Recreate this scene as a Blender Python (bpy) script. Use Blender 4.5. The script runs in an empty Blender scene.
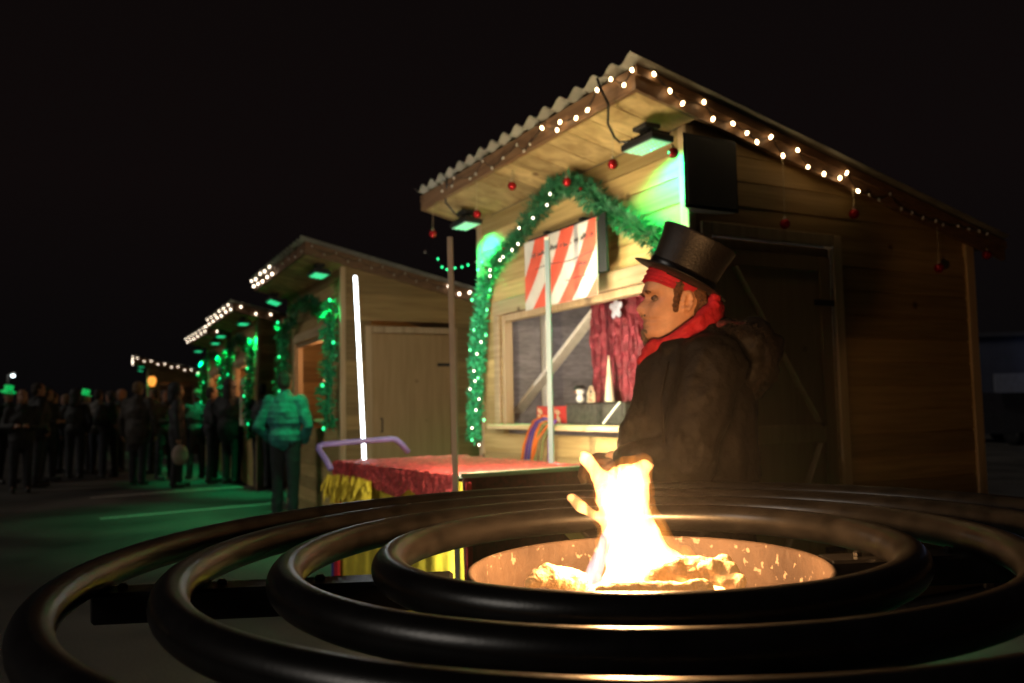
import bpy, math, random
from mathutils import Vector, Matrix, Euler, noise
random.seed(7)
R = math.radians
V = Vector
scene = bpy.context.scene
COL = scene.collection
BAKE = bpy.data.scenes.new('bake')

# ------------------------------------------------------------------ camera model
CAMP = V((0, 0, 1.2)); FPX = 856.0; PITCH = R(4.4637); ROLL = R(1.04)
_F = V((0, math.cos(PITCH), math.sin(PITCH))); _R = V((1, 0, 0)); _U = _R.cross(_F)
CR = math.cos(ROLL) * _R - math.sin(ROLL) * _U
CU = math.sin(ROLL) * _R + math.cos(ROLL) * _U
def ray(px, py): return (_F + CR * ((px - 512) / FPX) - CU * ((py - 341.5) / FPX))
def at(px, py, Y):
    d = ray(px, py); return CAMP + d * (Y / d.y)
def atz(px, py, z):
    d = ray(px, py); return CAMP + d * ((z - CAMP.z) / d.z)
def onplane(px, py, P, n):
    d = ray(px, py); return CAMP + d * ((P - CAMP).dot(n) / d.dot(n))

cam_d = bpy.data.cameras.new('camera'); cam = bpy.data.objects.new('camera', cam_d); COL.objects.link(cam)
M3 = Matrix((CR, CU, -_F)).transposed()
cam.matrix_world = Matrix.Translation(CAMP) @ M3.to_4x4()
cam_d.sensor_width = 36; cam_d.lens = FPX / 1024 * 36; cam_d.clip_end = 600; cam_d.clip_start = 0.02
cam_d.dof.use_dof = True; cam_d.dof.focus_distance = 1.62; cam_d.dof.aperture_fstop = 4.0
scene.camera = cam

# ------------------------------------------------------------------ materials
MATS = {}
def mat(name, col, rough=0.7, metal=0.0, var=0.15, scale=8.0, bump=0.0, bscale=None, col2=None, emit=None, es=0.0, sheen=0.0, coat=0.0, stretch=(1, 1, 1), trans=0.0):
    if name in MATS: return MATS[name]
    m = bpy.data.materials.new(name); m.use_nodes = True
    nt = m.node_tree; b = nt.nodes['Principled BSDF']
    b.inputs['Roughness'].default_value = rough; b.inputs['Metallic'].default_value = metal
    if sheen: b.inputs['Sheen Weight'].default_value = sheen
    if coat: b.inputs['Coat Weight'].default_value = coat
    if trans: b.inputs['Transmission Weight'].default_value = trans
    tc = nt.nodes.new('ShaderNodeTexCoord'); mp = nt.nodes.new('ShaderNodeMapping')
    mp.inputs['Scale'].default_value = stretch
    nt.links.new(tc.outputs['Object'], mp.inputs['Vector'])
    n = nt.nodes.new('ShaderNodeTexNoise'); n.inputs['Scale'].default_value = scale; n.inputs['Detail'].default_value = 6
    nt.links.new(mp.outputs['Vector'], n.inputs['Vector'])
    cr = nt.nodes.new('ShaderNodeValToRGB')
    c2 = col2 if col2 else tuple(min(1, c * (1 + var)) for c in col)
    c1 = tuple(c * (1 - var) for c in col)
    cr.color_ramp.elements[0].position = 0.35; cr.color_ramp.elements[1].position = 0.68
    cr.color_ramp.elements[0].color = (*c1, 1); cr.color_ramp.elements[1].color = (*c2, 1)
    nt.links.new(n.outputs['Fac'], cr.inputs['Fac']); nt.links.new(cr.outputs['Color'], b.inputs['Base Color'])
    if bump:
        bn = nt.nodes.new('ShaderNodeBump'); bn.inputs['Strength'].default_value = bump; bn.inputs['Distance'].default_value = 0.02
        n2 = nt.nodes.new('ShaderNodeTexNoise'); n2.inputs['Scale'].default_value = bscale or scale * 3; n2.inputs['Detail'].default_value = 5
        nt.links.new(mp.outputs['Vector'], n2.inputs['Vector']); nt.links.new(n2.outputs['Fac'], bn.inputs['Height'])
        nt.links.new(bn.outputs['Normal'], b.inputs['Normal'])
    if emit:
        b.inputs['Emission Color'].default_value = (*emit, 1); b.inputs['Emission Strength'].default_value = es
    MATS[name] = m; return m

def wood(name, c1, c2, rough=0.62, axis='y'):
    """boards: long grain, per-board tone, knots"""
    if name in MATS: return MATS[name]
    m = bpy.data.materials.new(name); m.use_nodes = True; nt = m.node_tree; N = nt.nodes; L = nt.links
    b = N['Principled BSDF']; b.inputs['Roughness'].default_value = rough
    tc = N.new('ShaderNodeTexCoord'); mp = N.new('ShaderNodeMapping')
    mp.inputs['Scale'].default_value = {'y': (6, 1.1, 22), 'x': (1.1, 6, 22), 'z': (14, 14, 1.0), 'sx': (1.0, 22, 6)}[axis]
    L.new(tc.outputs['Object'], mp.inputs['Vector'])
    g = N.new('ShaderNodeTexNoise'); g.inputs['Scale'].default_value = 1.6; g.inputs['Detail'].default_value = 7; g.inputs['Distortion'].default_value = 0.6
    L.new(mp.outputs['Vector'], g.inputs['Vector'])
    cr = N.new('ShaderNodeValToRGB'); cr.color_ramp.elements[0].position = 0.3; cr.color_ramp.elements[1].position = 0.7
    cr.color_ramp.elements[0].color = (*c1, 1); cr.color_ramp.elements[1].color = (*c2, 1)
    L.new(g.outputs['Fac'], cr.inputs['Fac'])
    # per board tone from attribute
    at_ = N.new('ShaderNodeAttribute'); at_.attribute_name = 'tone'; at_.attribute_type = 'GEOMETRY'
    mx = N.new('ShaderNodeMix'); mx.data_type = 'RGBA'; mx.blend_type = 'MULTIPLY'; mx.inputs[0].default_value = 1.0
    mr = N.new('ShaderNodeMapRange'); mr.inputs[3].default_value = 0.62; mr.inputs[4].default_value = 1.15
    L.new(at_.outputs['Fac'], mr.inputs[0]); L.new(cr.outputs['Color'], mx.inputs[6]); L.new(mr.outputs[0], mx.inputs[7])
    # knots
    v = N.new('ShaderNodeTexVoronoi'); v.inputs['Scale'].default_value = 2.6; v.inputs['Randomness'].default_value = 1
    L.new(tc.outputs['Object'], v.inputs['Vector'])
    kr = N.new('ShaderNodeValToRGB'); kr.color_ramp.elements[0].position = 0.035; kr.color_ramp.elements[0].color = (0.28, 0.2, 0.14, 1)
    kr.color_ramp.elements[1].position = 0.085; kr.color_ramp.elements[1].color = (1, 1, 1, 1)
    L.new(v.outputs['Distance'], kr.inputs['Fac'])
    m2 = N.new('ShaderNodeMix'); m2.data_type = 'RGBA'; m2.blend_type = 'MULTIPLY'; m2.inputs[0].default_value = 1.0
    L.new(mx.outputs[2], m2.inputs[6]); L.new(kr.outputs['Color'], m2.inputs[7]); L.new(m2.outputs[2], b.inputs['Base Color'])
    bn = N.new('ShaderNodeBump'); bn.inputs['Strength'].default_value = 0.25; bn.inputs['Distance'].default_value = 0.004
    L.new(g.outputs['Fac'], bn.inputs['Height']); L.new(bn.outputs['Normal'], b.inputs['Normal'])
    MATS[name] = m; return m

def emis(name, col, s, base=.6):
    if name in MATS: return MATS[name]
    m = bpy.data.materials.new(name); m.use_nodes = True; b = m.node_tree.nodes['Principled BSDF']
    b.inputs['Base Color'].default_value = (base, base, base, 1); b.inputs['Emission Color'].default_value = (*col, 1); b.inputs['Emission Strength'].default_value = s
    MATS[name] = m; return m

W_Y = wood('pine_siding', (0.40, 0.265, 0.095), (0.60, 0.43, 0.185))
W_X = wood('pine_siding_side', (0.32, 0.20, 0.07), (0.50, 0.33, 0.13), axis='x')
W_SOF = wood('pine_soffit', (0.33, 0.21, 0.08), (0.66, 0.47, 0.21), axis='x')
W_TRIM = wood('pine_trim', (0.47, 0.32, 0.17), (0.68, 0.5, 0.3), axis='y')
W_TRIMZ = wood('pine_trim_upright', (0.47, 0.32, 0.17), (0.68, 0.5, 0.3), axis='z')
W_FAS = wood('fascia_brown', (0.15, 0.075, 0.035), (0.27, 0.15, 0.075), axis='y')
W_DOOR = wood('door_brown', (0.46, 0.29, 0.13), (0.56, 0.37, 0.18), axis='z')
W_GREY = wood('grey_boards', (0.15, 0.13, 0.125), (0.27, 0.24, 0.23), axis='y')
W_PALE = wood('pale_timber', (0.6, 0.55, 0.48), (0.75, 0.7, 0.62), axis='z')
M_ROOF = mat('corrugated_sheet', (0.36, 0.35, 0.3), 0.5, 0.4, var=0.25, scale=5)
M_BLACK = mat('black_plastic', (0.012, 0.012, 0.013), 0.5, var=0.3)
M_CABLE = mat('black_cable', (0.008, 0.008, 0.008), 0.5)
M_RING = mat('black_painted_steel', (0.0075, 0.0068, 0.0065), 0.3, 0.0, var=0.45, scale=22, bump=0.025, bscale=160)
M_RUST = mat('rusted_bowl_steel', (0.036, 0.021, 0.015), 0.72, 0.1, scale=7, bump=0.25, bscale=40, col2=(0.075, 0.048, 0.033))
M_GARL = mat('garland_green', (0.02, 0.15, 0.06), 0.5, var=0.5, scale=30)
M_GARL2 = mat('garland_tinsel', (0.06, 0.55, 0.25), 0.35, var=0.5, scale=30)
M_BALL = mat('red_bauble', (0.36, 0.008, 0.012), 0.22, 0.5, var=0.1)
M_CAP = mat('bauble_cap', (0.6, 0.5, 0.3), 0.35, 0.8)
M_WHITE = mat('white_paint', (0.75, 0.74, 0.7), 0.5, var=0.05)
M_POST = mat('grey_post', (0.66, 0.62, 0.55), 0.45, 0.0, var=.08)
M_ALU = mat('aluminium', (0.5, 0.47, 0.42), 0.35, 0.8, var=0.08)
M_SKIN = mat('skin', (0.70, 0.38, 0.235), 0.5, var=0.1, scale=30, bump=0.08, bscale=120)
M_COAT = mat('dark_brown_coat', (0.0065, 0.0045, 0.0035), 0.66, var=0.12, scale=9, bump=0.6, bscale=16)
M_COAT.node_tree.nodes['Principled BSDF'].inputs['Specular IOR Level'].default_value = .22
M_FUR = mat('brown_fur', (0.022, 0.013, 0.009), 0.8, var=0.5, scale=30)
M_PLAID = mat('plaid_lining', (0.14, 0.02, 0.02), 0.85, var=0.7, scale=55)
M_HAT = mat('black_felt', (0.007, 0.005, 0.005), 0.5, var=0.3, scale=40, bump=0.15, bscale=150, sheen=0.05)
M_RED = mat('red_cotton', (0.55, 0.012, 0.03), 0.75, var=0.2, scale=20, bump=0.5, bscale=22)
M_HAIR = mat('brown_hair', (0.13, 0.055, 0.022), 0.6, var=0.5, scale=90, bump=0.5, bscale=200)
M_GOAT = mat('grey_beard', (0.22, 0.16, 0.12), 0.7, var=0.6, scale=120, bump=0.6, bscale=250)
M_ASPH = None

BULB_ON = emis('warm_bulb_lit', (1.0, 0.70, 0.36), 15)
BULB_COOL = emis('white_bulb_lit', (1.0, 0.82, 0.62), 7)
BULB_GREEN = emis('green_bulb_lit', (0.0, 1.0, 0.30), 3)
BULB_OFF = mat('clear_bulb', (0.55, 0.5, 0.42), 0.15, coat=1.0)
GREEN_LED = emis('green_led_panel', (0.0, 0.45, 0.15), .8)
GREEN_DOT = emis('green_led_chip', (0.03, 0.95, 0.38), 1.3)
TUBE = emis('white_led_tube', (0.86, 0.95, 1.0), 9.0)
STRIP = emis('white_led_strip', (1.0, 0.93, 0.72), 17.0)

# ------------------------------------------------------------------ builders
class MB:
    def __init__(s): s.v = []; s.f = []; s.tone = []
    def add(s, vs, fs, M=None, tone=None):
        o = len(s.v); s.v += [(M @ V(v)) if M else V(v) for v in vs]; s.f += [tuple(i + o for i in f) for f in fs]
        s.tone += [random.random() if tone is None else tone] * len(vs)
        return s
    def box(s, lo, hi, M=None, tone=None):
        x0, y0, z0 = lo; x1, y1, z1 = hi
        return s.add([(x0, y0, z0), (x1, y0, z0), (x1, y1, z0), (x0, y1, z0), (x0, y0, z1), (x1, y0, z1), (x1, y1, z1), (x0, y1, z1)],
                     [(0, 3, 2, 1), (4, 5, 6, 7), (0, 1, 5, 4), (1, 2, 6, 5), (2, 3, 7, 6), (3, 0, 4, 7)], M, tone)
    def bbox(s, lo, hi, b=0.004, M=None, tone=None):
        """box with chamfered edges"""
        x0, y0, z0 = lo; x1, y1, z1 = hi
        vs = []; idx = {}
        for i, X in enumerate((x0, x1)):
            for j, Y in enumerate((y0, y1)):
                for k, Z in enumerate((z0, z1)):
                    sx, sy, sz = (1 - 2 * i) * b, (1 - 2 * j) * b, (1 - 2 * k) * b
                    idx[i, j, k] = len(vs)
                    vs += [(X, Y + sy, Z + sz), (X + sx, Y, Z + sz), (X + sx, Y + sy, Z)]
        fs = []
        for i in (0, 1): fs.append([idx[i, j, k] for j, k in ((0, 0), (1, 0), (1, 1), (0, 1))])
        for j in (0, 1): fs.append([idx[i, j, k] + 1 for i, k in ((0, 0), (1, 0), (1, 1), (0, 1))])
        for k in (0, 1): fs.append([idx[i, j, k] + 2 for i, j in ((0, 0), (1, 0), (1, 1), (0, 1))])
        for i in (0, 1):
            for j in (0, 1): a, c = idx[i, j, 0], idx[i, j, 1]; fs.append([a, a + 1, c + 1, c])
            for k in (0, 1): a, c = idx[i, 0, k], idx[i, 1, k]; fs.append([a, a + 2, c + 2, c])
        for j in (0, 1):
            for k in (0, 1): a, c = idx[0, j, k] + 1, idx[1, j, k] + 1; fs.append([a, a + 1, c + 1, c])
        for c in idx.values(): fs.append([c, c + 1, c + 2])
        return s.add(vs, fs, M, tone)
    def beam(s, a, b, w, h, M=None, tone=None, up=V((0, 0, 1)), ch=0.003):
        a = V(a); b = V(b); d = b - a; L = d.length; z = d.normalized(); x = z.cross(up)
        if x.length < 1e-4: x = z.cross(V((0, 1, 0)))
        x.normalize(); y = x.cross(z)
        m = Matrix((x, y, z)).transposed().to_4x4(); m.translation = a
        return s.bbox((-w / 2, -h / 2, 0), (w / 2, h / 2, L), ch, (M @ m) if M else m, tone)
    def tube(s, pts, r, seg=10, M=None, closed=False, cap=True, flat=1.0, tone=None):
        pts = [V(p) for p in pts]; n = len(pts); rr = r if isinstance(r, (list, tuple)) else [r] * n
        vs = []; prevx = None
        for i, p in enumerate(pts):
            if closed: t = pts[(i + 1) % n] - pts[i - 1]
            else: t = pts[min(i + 1, n - 1)] - pts[max(i - 1, 0)]
            t.normalize()
            if prevx is None:
                x = t.cross(V((0, 0, 1)))
                if x.length < 1e-3: x = t.cross(V((0, 1, 0)))
            else: x = prevx - t * prevx.dot(t)
            x.normalize(); prevx = x; y = t.cross(x)
            for k in range(seg):
                a = 2 * math.pi * k / seg; vs.append(p + (x * math.cos(a) + y * (math.sin(a) * flat)) * rr[i])
        fs = []
        m = n if closed else n - 1
        for i in range(m):
            j = (i + 1) % n
            for k in range(seg):
                l = (k + 1) % seg; fs.append((i * seg + k, i * seg + l, j * seg + l, j * seg + k))
        if cap and not closed:
            fs.append(tuple(range(seg))[::-1]); fs.append(tuple((n - 1) * seg + k for k in range(seg)))
        return s.add(vs, fs, M, tone)
    def lathe(s, prof, seg=32, M=None, sx=1.0, sy=1.0, tone=None):
        vs = []; fs = []
        for r, z in prof:
            for k in range(seg):
                a = 2 * math.pi * k / seg; vs.append((r * math.cos(a) * sx, r * math.sin(a) * sy, z))
        for i in range(len(prof) - 1):
            for k in range(seg):
                l = (k + 1) % seg; fs.append((i * seg + k, i * seg + l, (i + 1) * seg + l, (i + 1) * seg + k))
        if prof[0][0] > 1e-6: fs.append(tuple(range(seg))[::-1])
        if prof[-1][0] > 1e-6: fs.append(tuple((len(prof) - 1) * seg + k for k in range(seg)))
        return s.add(vs, fs, M, tone)
    def ball(s, c, r, seg=12, rings=8, M=None):
        c = V(c); rr = r if isinstance(r, (list, tuple, Vector)) else (r, r, r)
        vs = [c + V((0, 0, -rr[2]))]
        for i in range(1, rings):
            p = -math.pi / 2 + math.pi * i / rings
            for k in range(seg):
                a = 2 * math.pi * k / seg; vs.append(c + V((rr[0] * math.cos(p) * math.cos(a), rr[1] * math.cos(p) * math.sin(a), rr[2] * math.sin(p))))
        vs.append(c + V((0, 0, rr[2]))); fs = []
        for k in range(seg): fs.append((0, 1 + (k + 1) % seg, 1 + k))
        for i in range(rings - 2):
            for k in range(seg):
                l = (k + 1) % seg; a = 1 + i * seg; b = a + seg; fs.append((a + k, a + l, b + l, b + k))
        t = len(vs) - 1; a = 1 + (rings - 2) * seg
        for k in range(seg): fs.append((a + k, a + (k + 1) % seg, t))
        return s.add(vs, fs, M)
    def caps(s, a, b, r0, r1, seg=14):
        """tapered limb with rounded ends"""
        a = V(a); b = V(b); d = b - a; L = d.length
        if L < 1e-6: return s.ball(a, r0)
        prof = []
        for i in range(6): t = -math.pi / 2 + i * math.pi / 10; prof.append((r0 * math.cos(t), r0 * math.sin(t)))
        for i in range(6): t = i * math.pi / 10; prof.append((r1 * math.cos(t), L + r1 * math.sin(t)))
        prof[0] = (0.0, prof[0][1]); prof[-1] = (0.0, prof[-1][1])
        q = d.to_track_quat('Z', 'Y').to_matrix().to_4x4(); q.translation = a
        return s.lathe(prof, seg, q)
    def prism(s, poly, t0, t1, M=None, tone=None, ins=0.0):
        """poly: list of (a,b) in the local xy plane, from z=t0 to z=t1"""
        n = len(poly); cx = sum(p[0] for p in poly) / n; cy = sum(p[1] for p in poly) / n
        vs = [(a, b, t0) for a, b in poly] + [(a, b, t1) for a, b in poly]
        fs = [tuple(range(n))[::-1], tuple(range(n, 2 * n))] + [(i, (i + 1) % n, n + (i + 1) % n, n + i) for i in range(n)]
        return s.add(vs, fs, M, tone)
    def build(s, name, m, parent=None, smooth=False, world=False, angle=None):
        me = bpy.data.meshes.new(name)
        vs = s.v
        if world and parent is not None:
            inv = ROOTM(parent).inverted(); vs = [inv @ v for v in vs]
        me.from_pydata([tuple(v) for v in vs], [], s.f); me.update()
        at_ = me.attributes.new('tone', 'FLOAT', 'POINT'); at_.data.foreach_set('value', s.tone)
        me.materials.append(m)
        if smooth: me.shade_smooth()
        o = bpy.data.objects.new(name, me); COL.objects.link(o)
        if parent is not None: o.parent = parent
        return o
def ROOTM(o):
    m = Matrix.Translation(o.location) @ o.rotation_euler.to_matrix().to_4x4() @ Matrix.Diagonal((*o.scale, 1))
    return ROOTM(o.parent) @ m if o.parent else m
def tag(o, label=None, cat=None, group=None, kind=None):
    if label: o['label'] = label
    if cat: o['category'] = cat
    if group: o['group'] = group
    if kind: o['kind'] = kind
    return o
def thing(name, label, cat, loc=(0, 0, 0), rz=0.0, group=None, kind=None):
    o = bpy.data.objects.new(name, None); COL.objects.link(o); o.location = loc; o.rotation_euler = (0, 0, rz); o.empty_display_size = 0.1
    return tag(o, label, cat, group, kind)
def inst(name, data, parent, loc=(0, 0, 0), rot=None, sc=None):
    o = bpy.data.objects.new(name, data); COL.objects.link(o); o.parent = parent
    o.location = loc
    if rot: o.rotation_euler = rot
    if sc: o.scale = sc
    return o
def blob(mb, name, m, parent, voxel, smooth=6, disp=0.0, dscale=0.1, world=True, factor=0.5):
    """fuse overlapping limbs into one continuous surface"""
    o = mb.build(name, m, parent, world=world)
    md = o.modifiers.new('r', 'REMESH'); md.mode = 'VOXEL'; md.voxel_size = voxel; md.use_smooth_shade = True
    if smooth: sm = o.modifiers.new('s', 'SMOOTH'); sm.iterations = smooth; sm.factor = factor
    par = o.parent; o.parent = None; COL.objects.unlink(o); BAKE.collection.objects.link(o)
    vl = BAKE.view_layers[0]; vl.update(); dg = vl.depsgraph
    me = bpy.data.meshes.new_from_object(o.evaluated_get(dg)); o.modifiers.clear()
    BAKE.collection.objects.unlink(o); COL.objects.link(o); o.parent = par
    if disp:
        nr = [n_.vector.copy() for n_ in me.vertex_normals]; cs = [v.co.copy() for v in me.vertices]; out = []
        for c_, n_ in zip(cs, nr): out.extend(c_ + n_ * (noise.fractal(c_ / dscale, 1.0, 2.0, 3) * disp))
        me.vertices.foreach_set('co', out); me.update()
    if not me.materials: me.materials.append(m)
    o.data = me; me.shade_smooth(); return o
def lamp(name, kind, parent, loc, power, col, size=0.05, target=None, spot=None, blend=0.5, world=True, sx=None):
    l = bpy.data.lights.new(name, kind); l.energy = power; l.color = col
    if kind == 'AREA': l.size = size
    else: l.shadow_soft_size = size
    if sx: l.shape = 'RECTANGLE'; l.size = sx[0]; l.size_y = sx[1]
    if spot: l.spot_size = spot; l.spot_blend = blend
    o = bpy.data.objects.new(name, l); COL.objects.link(o)
    loc = V(loc)
    rot = Matrix.Identity(4)
    if target is not None: rot = (V(target) - loc).to_track_quat('-Z', 'Y').to_matrix().to_4x4()
    m = Matrix.Translation(loc) @ rot
    if parent is not None:
        o.parent = parent
        if world: m = ROOTM(parent).inverted() @ m
    o.matrix_local = m
    return o

# ------------------------------------------------------------------ world (night)
w = bpy.data.worlds.new('World'); scene.world = w; w.use_nodes = True
bg = w.node_tree.nodes['Background']; 
tc = w.node_tree.nodes.new('ShaderNodeTexCoord'); sp = w.node_tree.nodes.new('ShaderNodeSeparateXYZ')
rp = w.node_tree.nodes.new('ShaderNodeValToRGB')
w.node_tree.links.new(tc.outputs['Generated'], sp.inputs[0]); w.node_tree.links.new(sp.outputs['Z'], rp.inputs['Fac'])
rp.color_ramp.elements[0].color = (0.0022, 0.0020, 0.0022, 1); rp.color_ramp.elements[1].color = (0.0026, 0.0019, 0.0017, 1)
e = rp.color_ramp.elements.new(0.25); e.color = (0.0042, 0.0027, 0.0027, 1)
w.node_tree.links.new(rp.outputs['Color'], bg.inputs['Color']); bg.inputs['Strength'].default_value = 1.0
sun_d = bpy.data.lights.new('night_fill', 'SUN'); sun_d.energy = 0.42; sun_d.angle = R(20); sun_d.color = (1.0, 0.9, 0.78)  # weak warm sun added as fill from the left, standing in for city glow
sun = bpy.data.objects.new('night_fill', sun_d); COL.objects.link(sun)
sun.rotation_euler = (V((0.86, 0.34, -0.52))).to_track_quat('-Z', 'Y').to_euler()

# ------------------------------------------------------------------ ground
def asphalt():
    m = bpy.data.materials.new('asphalt'); m.use_nodes = True; nt = m.node_tree; N = nt.nodes; L = nt.links; b = N['Principled BSDF']
    tc = N.new('ShaderNodeTexCoord')
    a = N.new('ShaderNodeTexNoise'); a.inputs['Scale'].default_value = 0.7; a.inputs['Detail'].default_value = 8
    c = N.new('ShaderNodeTexNoise'); c.inputs['Scale'].default_value = 60; c.inputs['Detail'].default_value = 4
    L.new(tc.outputs['Object'], a.inputs['Vector']); L.new(tc.outputs['Object'], c.inputs['Vector'])
    r1 = N.new('ShaderNodeValToRGB'); r1.color_ramp.elements[0].position = 0.35; r1.color_ramp.elements[1].position = 0.65
    r1.color_ramp.elements[0].color = (0.030, 0.028, 0.026, 1); r1.color_ramp.elements[1].color = (0.10, 0.092, 0.082, 1)
    L.new(a.outputs['Fac'], r1.inputs['Fac'])
    r2 = N.new('ShaderNodeMapRange'); r2.inputs[3].default_value = 0.55; r2.inputs[4].default_value = 1.45; L.new(c.outputs['Fac'], r2.inputs[0])
    mx = N.new('ShaderNodeMix'); mx.data_type = 'RGBA'; mx.blend_type = 'MULTIPLY'; mx.inputs[0].default_value = 1
    L.new(r1.outputs['Color'], mx.inputs[6]); L.new(r2.outputs[0], mx.inputs[7]); L.new(mx.outputs[2], b.inputs['Base Color'])
    rr = N.new('ShaderNodeMapRange'); rr.inputs[3].default_value = 0.45; rr.inputs[4].default_value = 0.8; L.new(a.outputs['Fac'], rr.inputs[0]); L.new(rr.outputs[0], b.inputs['Roughness'])
    bn = N.new('ShaderNodeBump'); bn.inputs['Strength'].default_value = 0.5; bn.inputs['Distance'].default_value = 0.006
    L.new(c.outputs['Fac'], bn.inputs['Height']); L.new(bn.outputs['Normal'], b.inputs['Normal'])
    return m
M_ASPH = asphalt()
g = MB(); g.add([(-250, -60, 0), (250, -60, 0), (250, 400, 0), (-250, 400, 0)], [(0, 1, 2, 3)])
tag(g.build('ground', M_ASPH), 'dark worn asphalt car park ground', None, None, 'structure')
M_LINE = mat('worn_line_paint', (0.55, 0.54, 0.5), 0.6, var=0.25, scale=25)
for (p, q, wd) in (((90, 498), (268, 485), 0.10), ((100, 519), (285, 502.5), 0.10)):
    a = atz(*p, 0); b = atz(*q, 0); d = (b - a).normalized(); n = V((-d.y, d.x, 0)) * wd / 2
    m_ = MB(); m_.add([a - n + V((0, 0, .004)), b - n + V((0, 0, .004)), b + n + V((0, 0, .004)), a + n + V((0, 0, .004))], [(0, 1, 2, 3)])
    tag(m_.build('painted_line', M_LINE), 'faded white parking line painted on the asphalt', None, None, 'structure')

# ------------------------------------------------------------------ the huts
HL, HW = 2.583, 2.368; OA, OB, OBL, OC = 0.4005, 0.1064, 0.208, 0.1955
ZT, SL, FH = 2.966, 0.2293, 0.169
def rz_(x): return ZT - SL * (x + OA)           # roof top
WT = 0.05
def clip(poly, f):
    out = []; n = len(poly)
    for i in range(n):
        a = poly[i]; b = poly[(i + 1) % n]; fa = f(a); fb = f(b)
        if fa >= 0: out.append(a)
        if (fa >= 0) != (fb >= 0): t = fa / (fa - fb); out.append((a[0] + t * (b[0] - a[0]), a[1] + t * (b[1] - a[1])))
    return out
def boards(a0, a1, zmax, openings, M, bh=0.142, top=None, t=WT, off=0.0):
    """horizontal boards on a wall; local a along wall, z up; M maps (a, z, depth) to the hut"""
    mb = MB(); z = 0.02; k = 0
    while z < zmax:
        z1 = min(z + bh - 0.006, zmax); tone = random.random()
        segs = [(a0, a1)]
        for (o0, o1, p0, p1) in openings:
            if z1 <= p0 or z >= p1: continue
            ns = []
            for s0, s1 in segs:
                if o1 <= s0 or o0 >= s1: ns.append((s0, s1)); continue
                if o0 > s0: ns.append((s0, o0))
                if o1 < s1: ns.append((o1, s1))
            segs = ns
        for s0, s1 in segs:
            poly = [(s0, z), (s1, z), (s1, z1), (s0, z1)]
            if top: poly = clip(poly, lambda p: top(p[0]) - p[1])
            if len(poly) < 3: continue
            mb.prism([(x, zz if zz < z1 - 1e-5 or z1 >= zmax else min(z + bh, zmax)) for x, zz in poly], 0.008, t, M, tone)                     # board body
            ins = [(min(max(x, s0), s1), min(max(zz, z + 0.003), z1 - 0.003)) for x, zz in poly]
            if len(poly) == 4 and z1 - z > 0.03: mb.prism(ins, 0.0, 0.0085, M, tone)  # raised face of the board
        # dark gap filler behind joint
        z += bh; k += 1
    return mb
MF = Matrix(((0, 0, 1, 0), (1, 0, 0, 0), (0, 1, 0, 0), (0, 0, 0, 1)))       # front wall: (a,z,d)->(x=d, y=a, z)
MS = Matrix(((1, 0, 0, 0), (0, 0, 1, 0), (0, 1, 0, 0), (0, 0, 0, 1)))       # side wall: (a,z,d)->(x=a, y=d, z)
def MSend(L): return Matrix(((1, 0, 0, 0), (0, 0, -1, L), (0, 1, 0, 0), (0, 0, 0, 1)))
def MBk(W): return Matrix(((0, 0, -1, W), (1, 0, 0, 0), (0, 1, 0, 0), (0, 0, 0, 1)))

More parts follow.
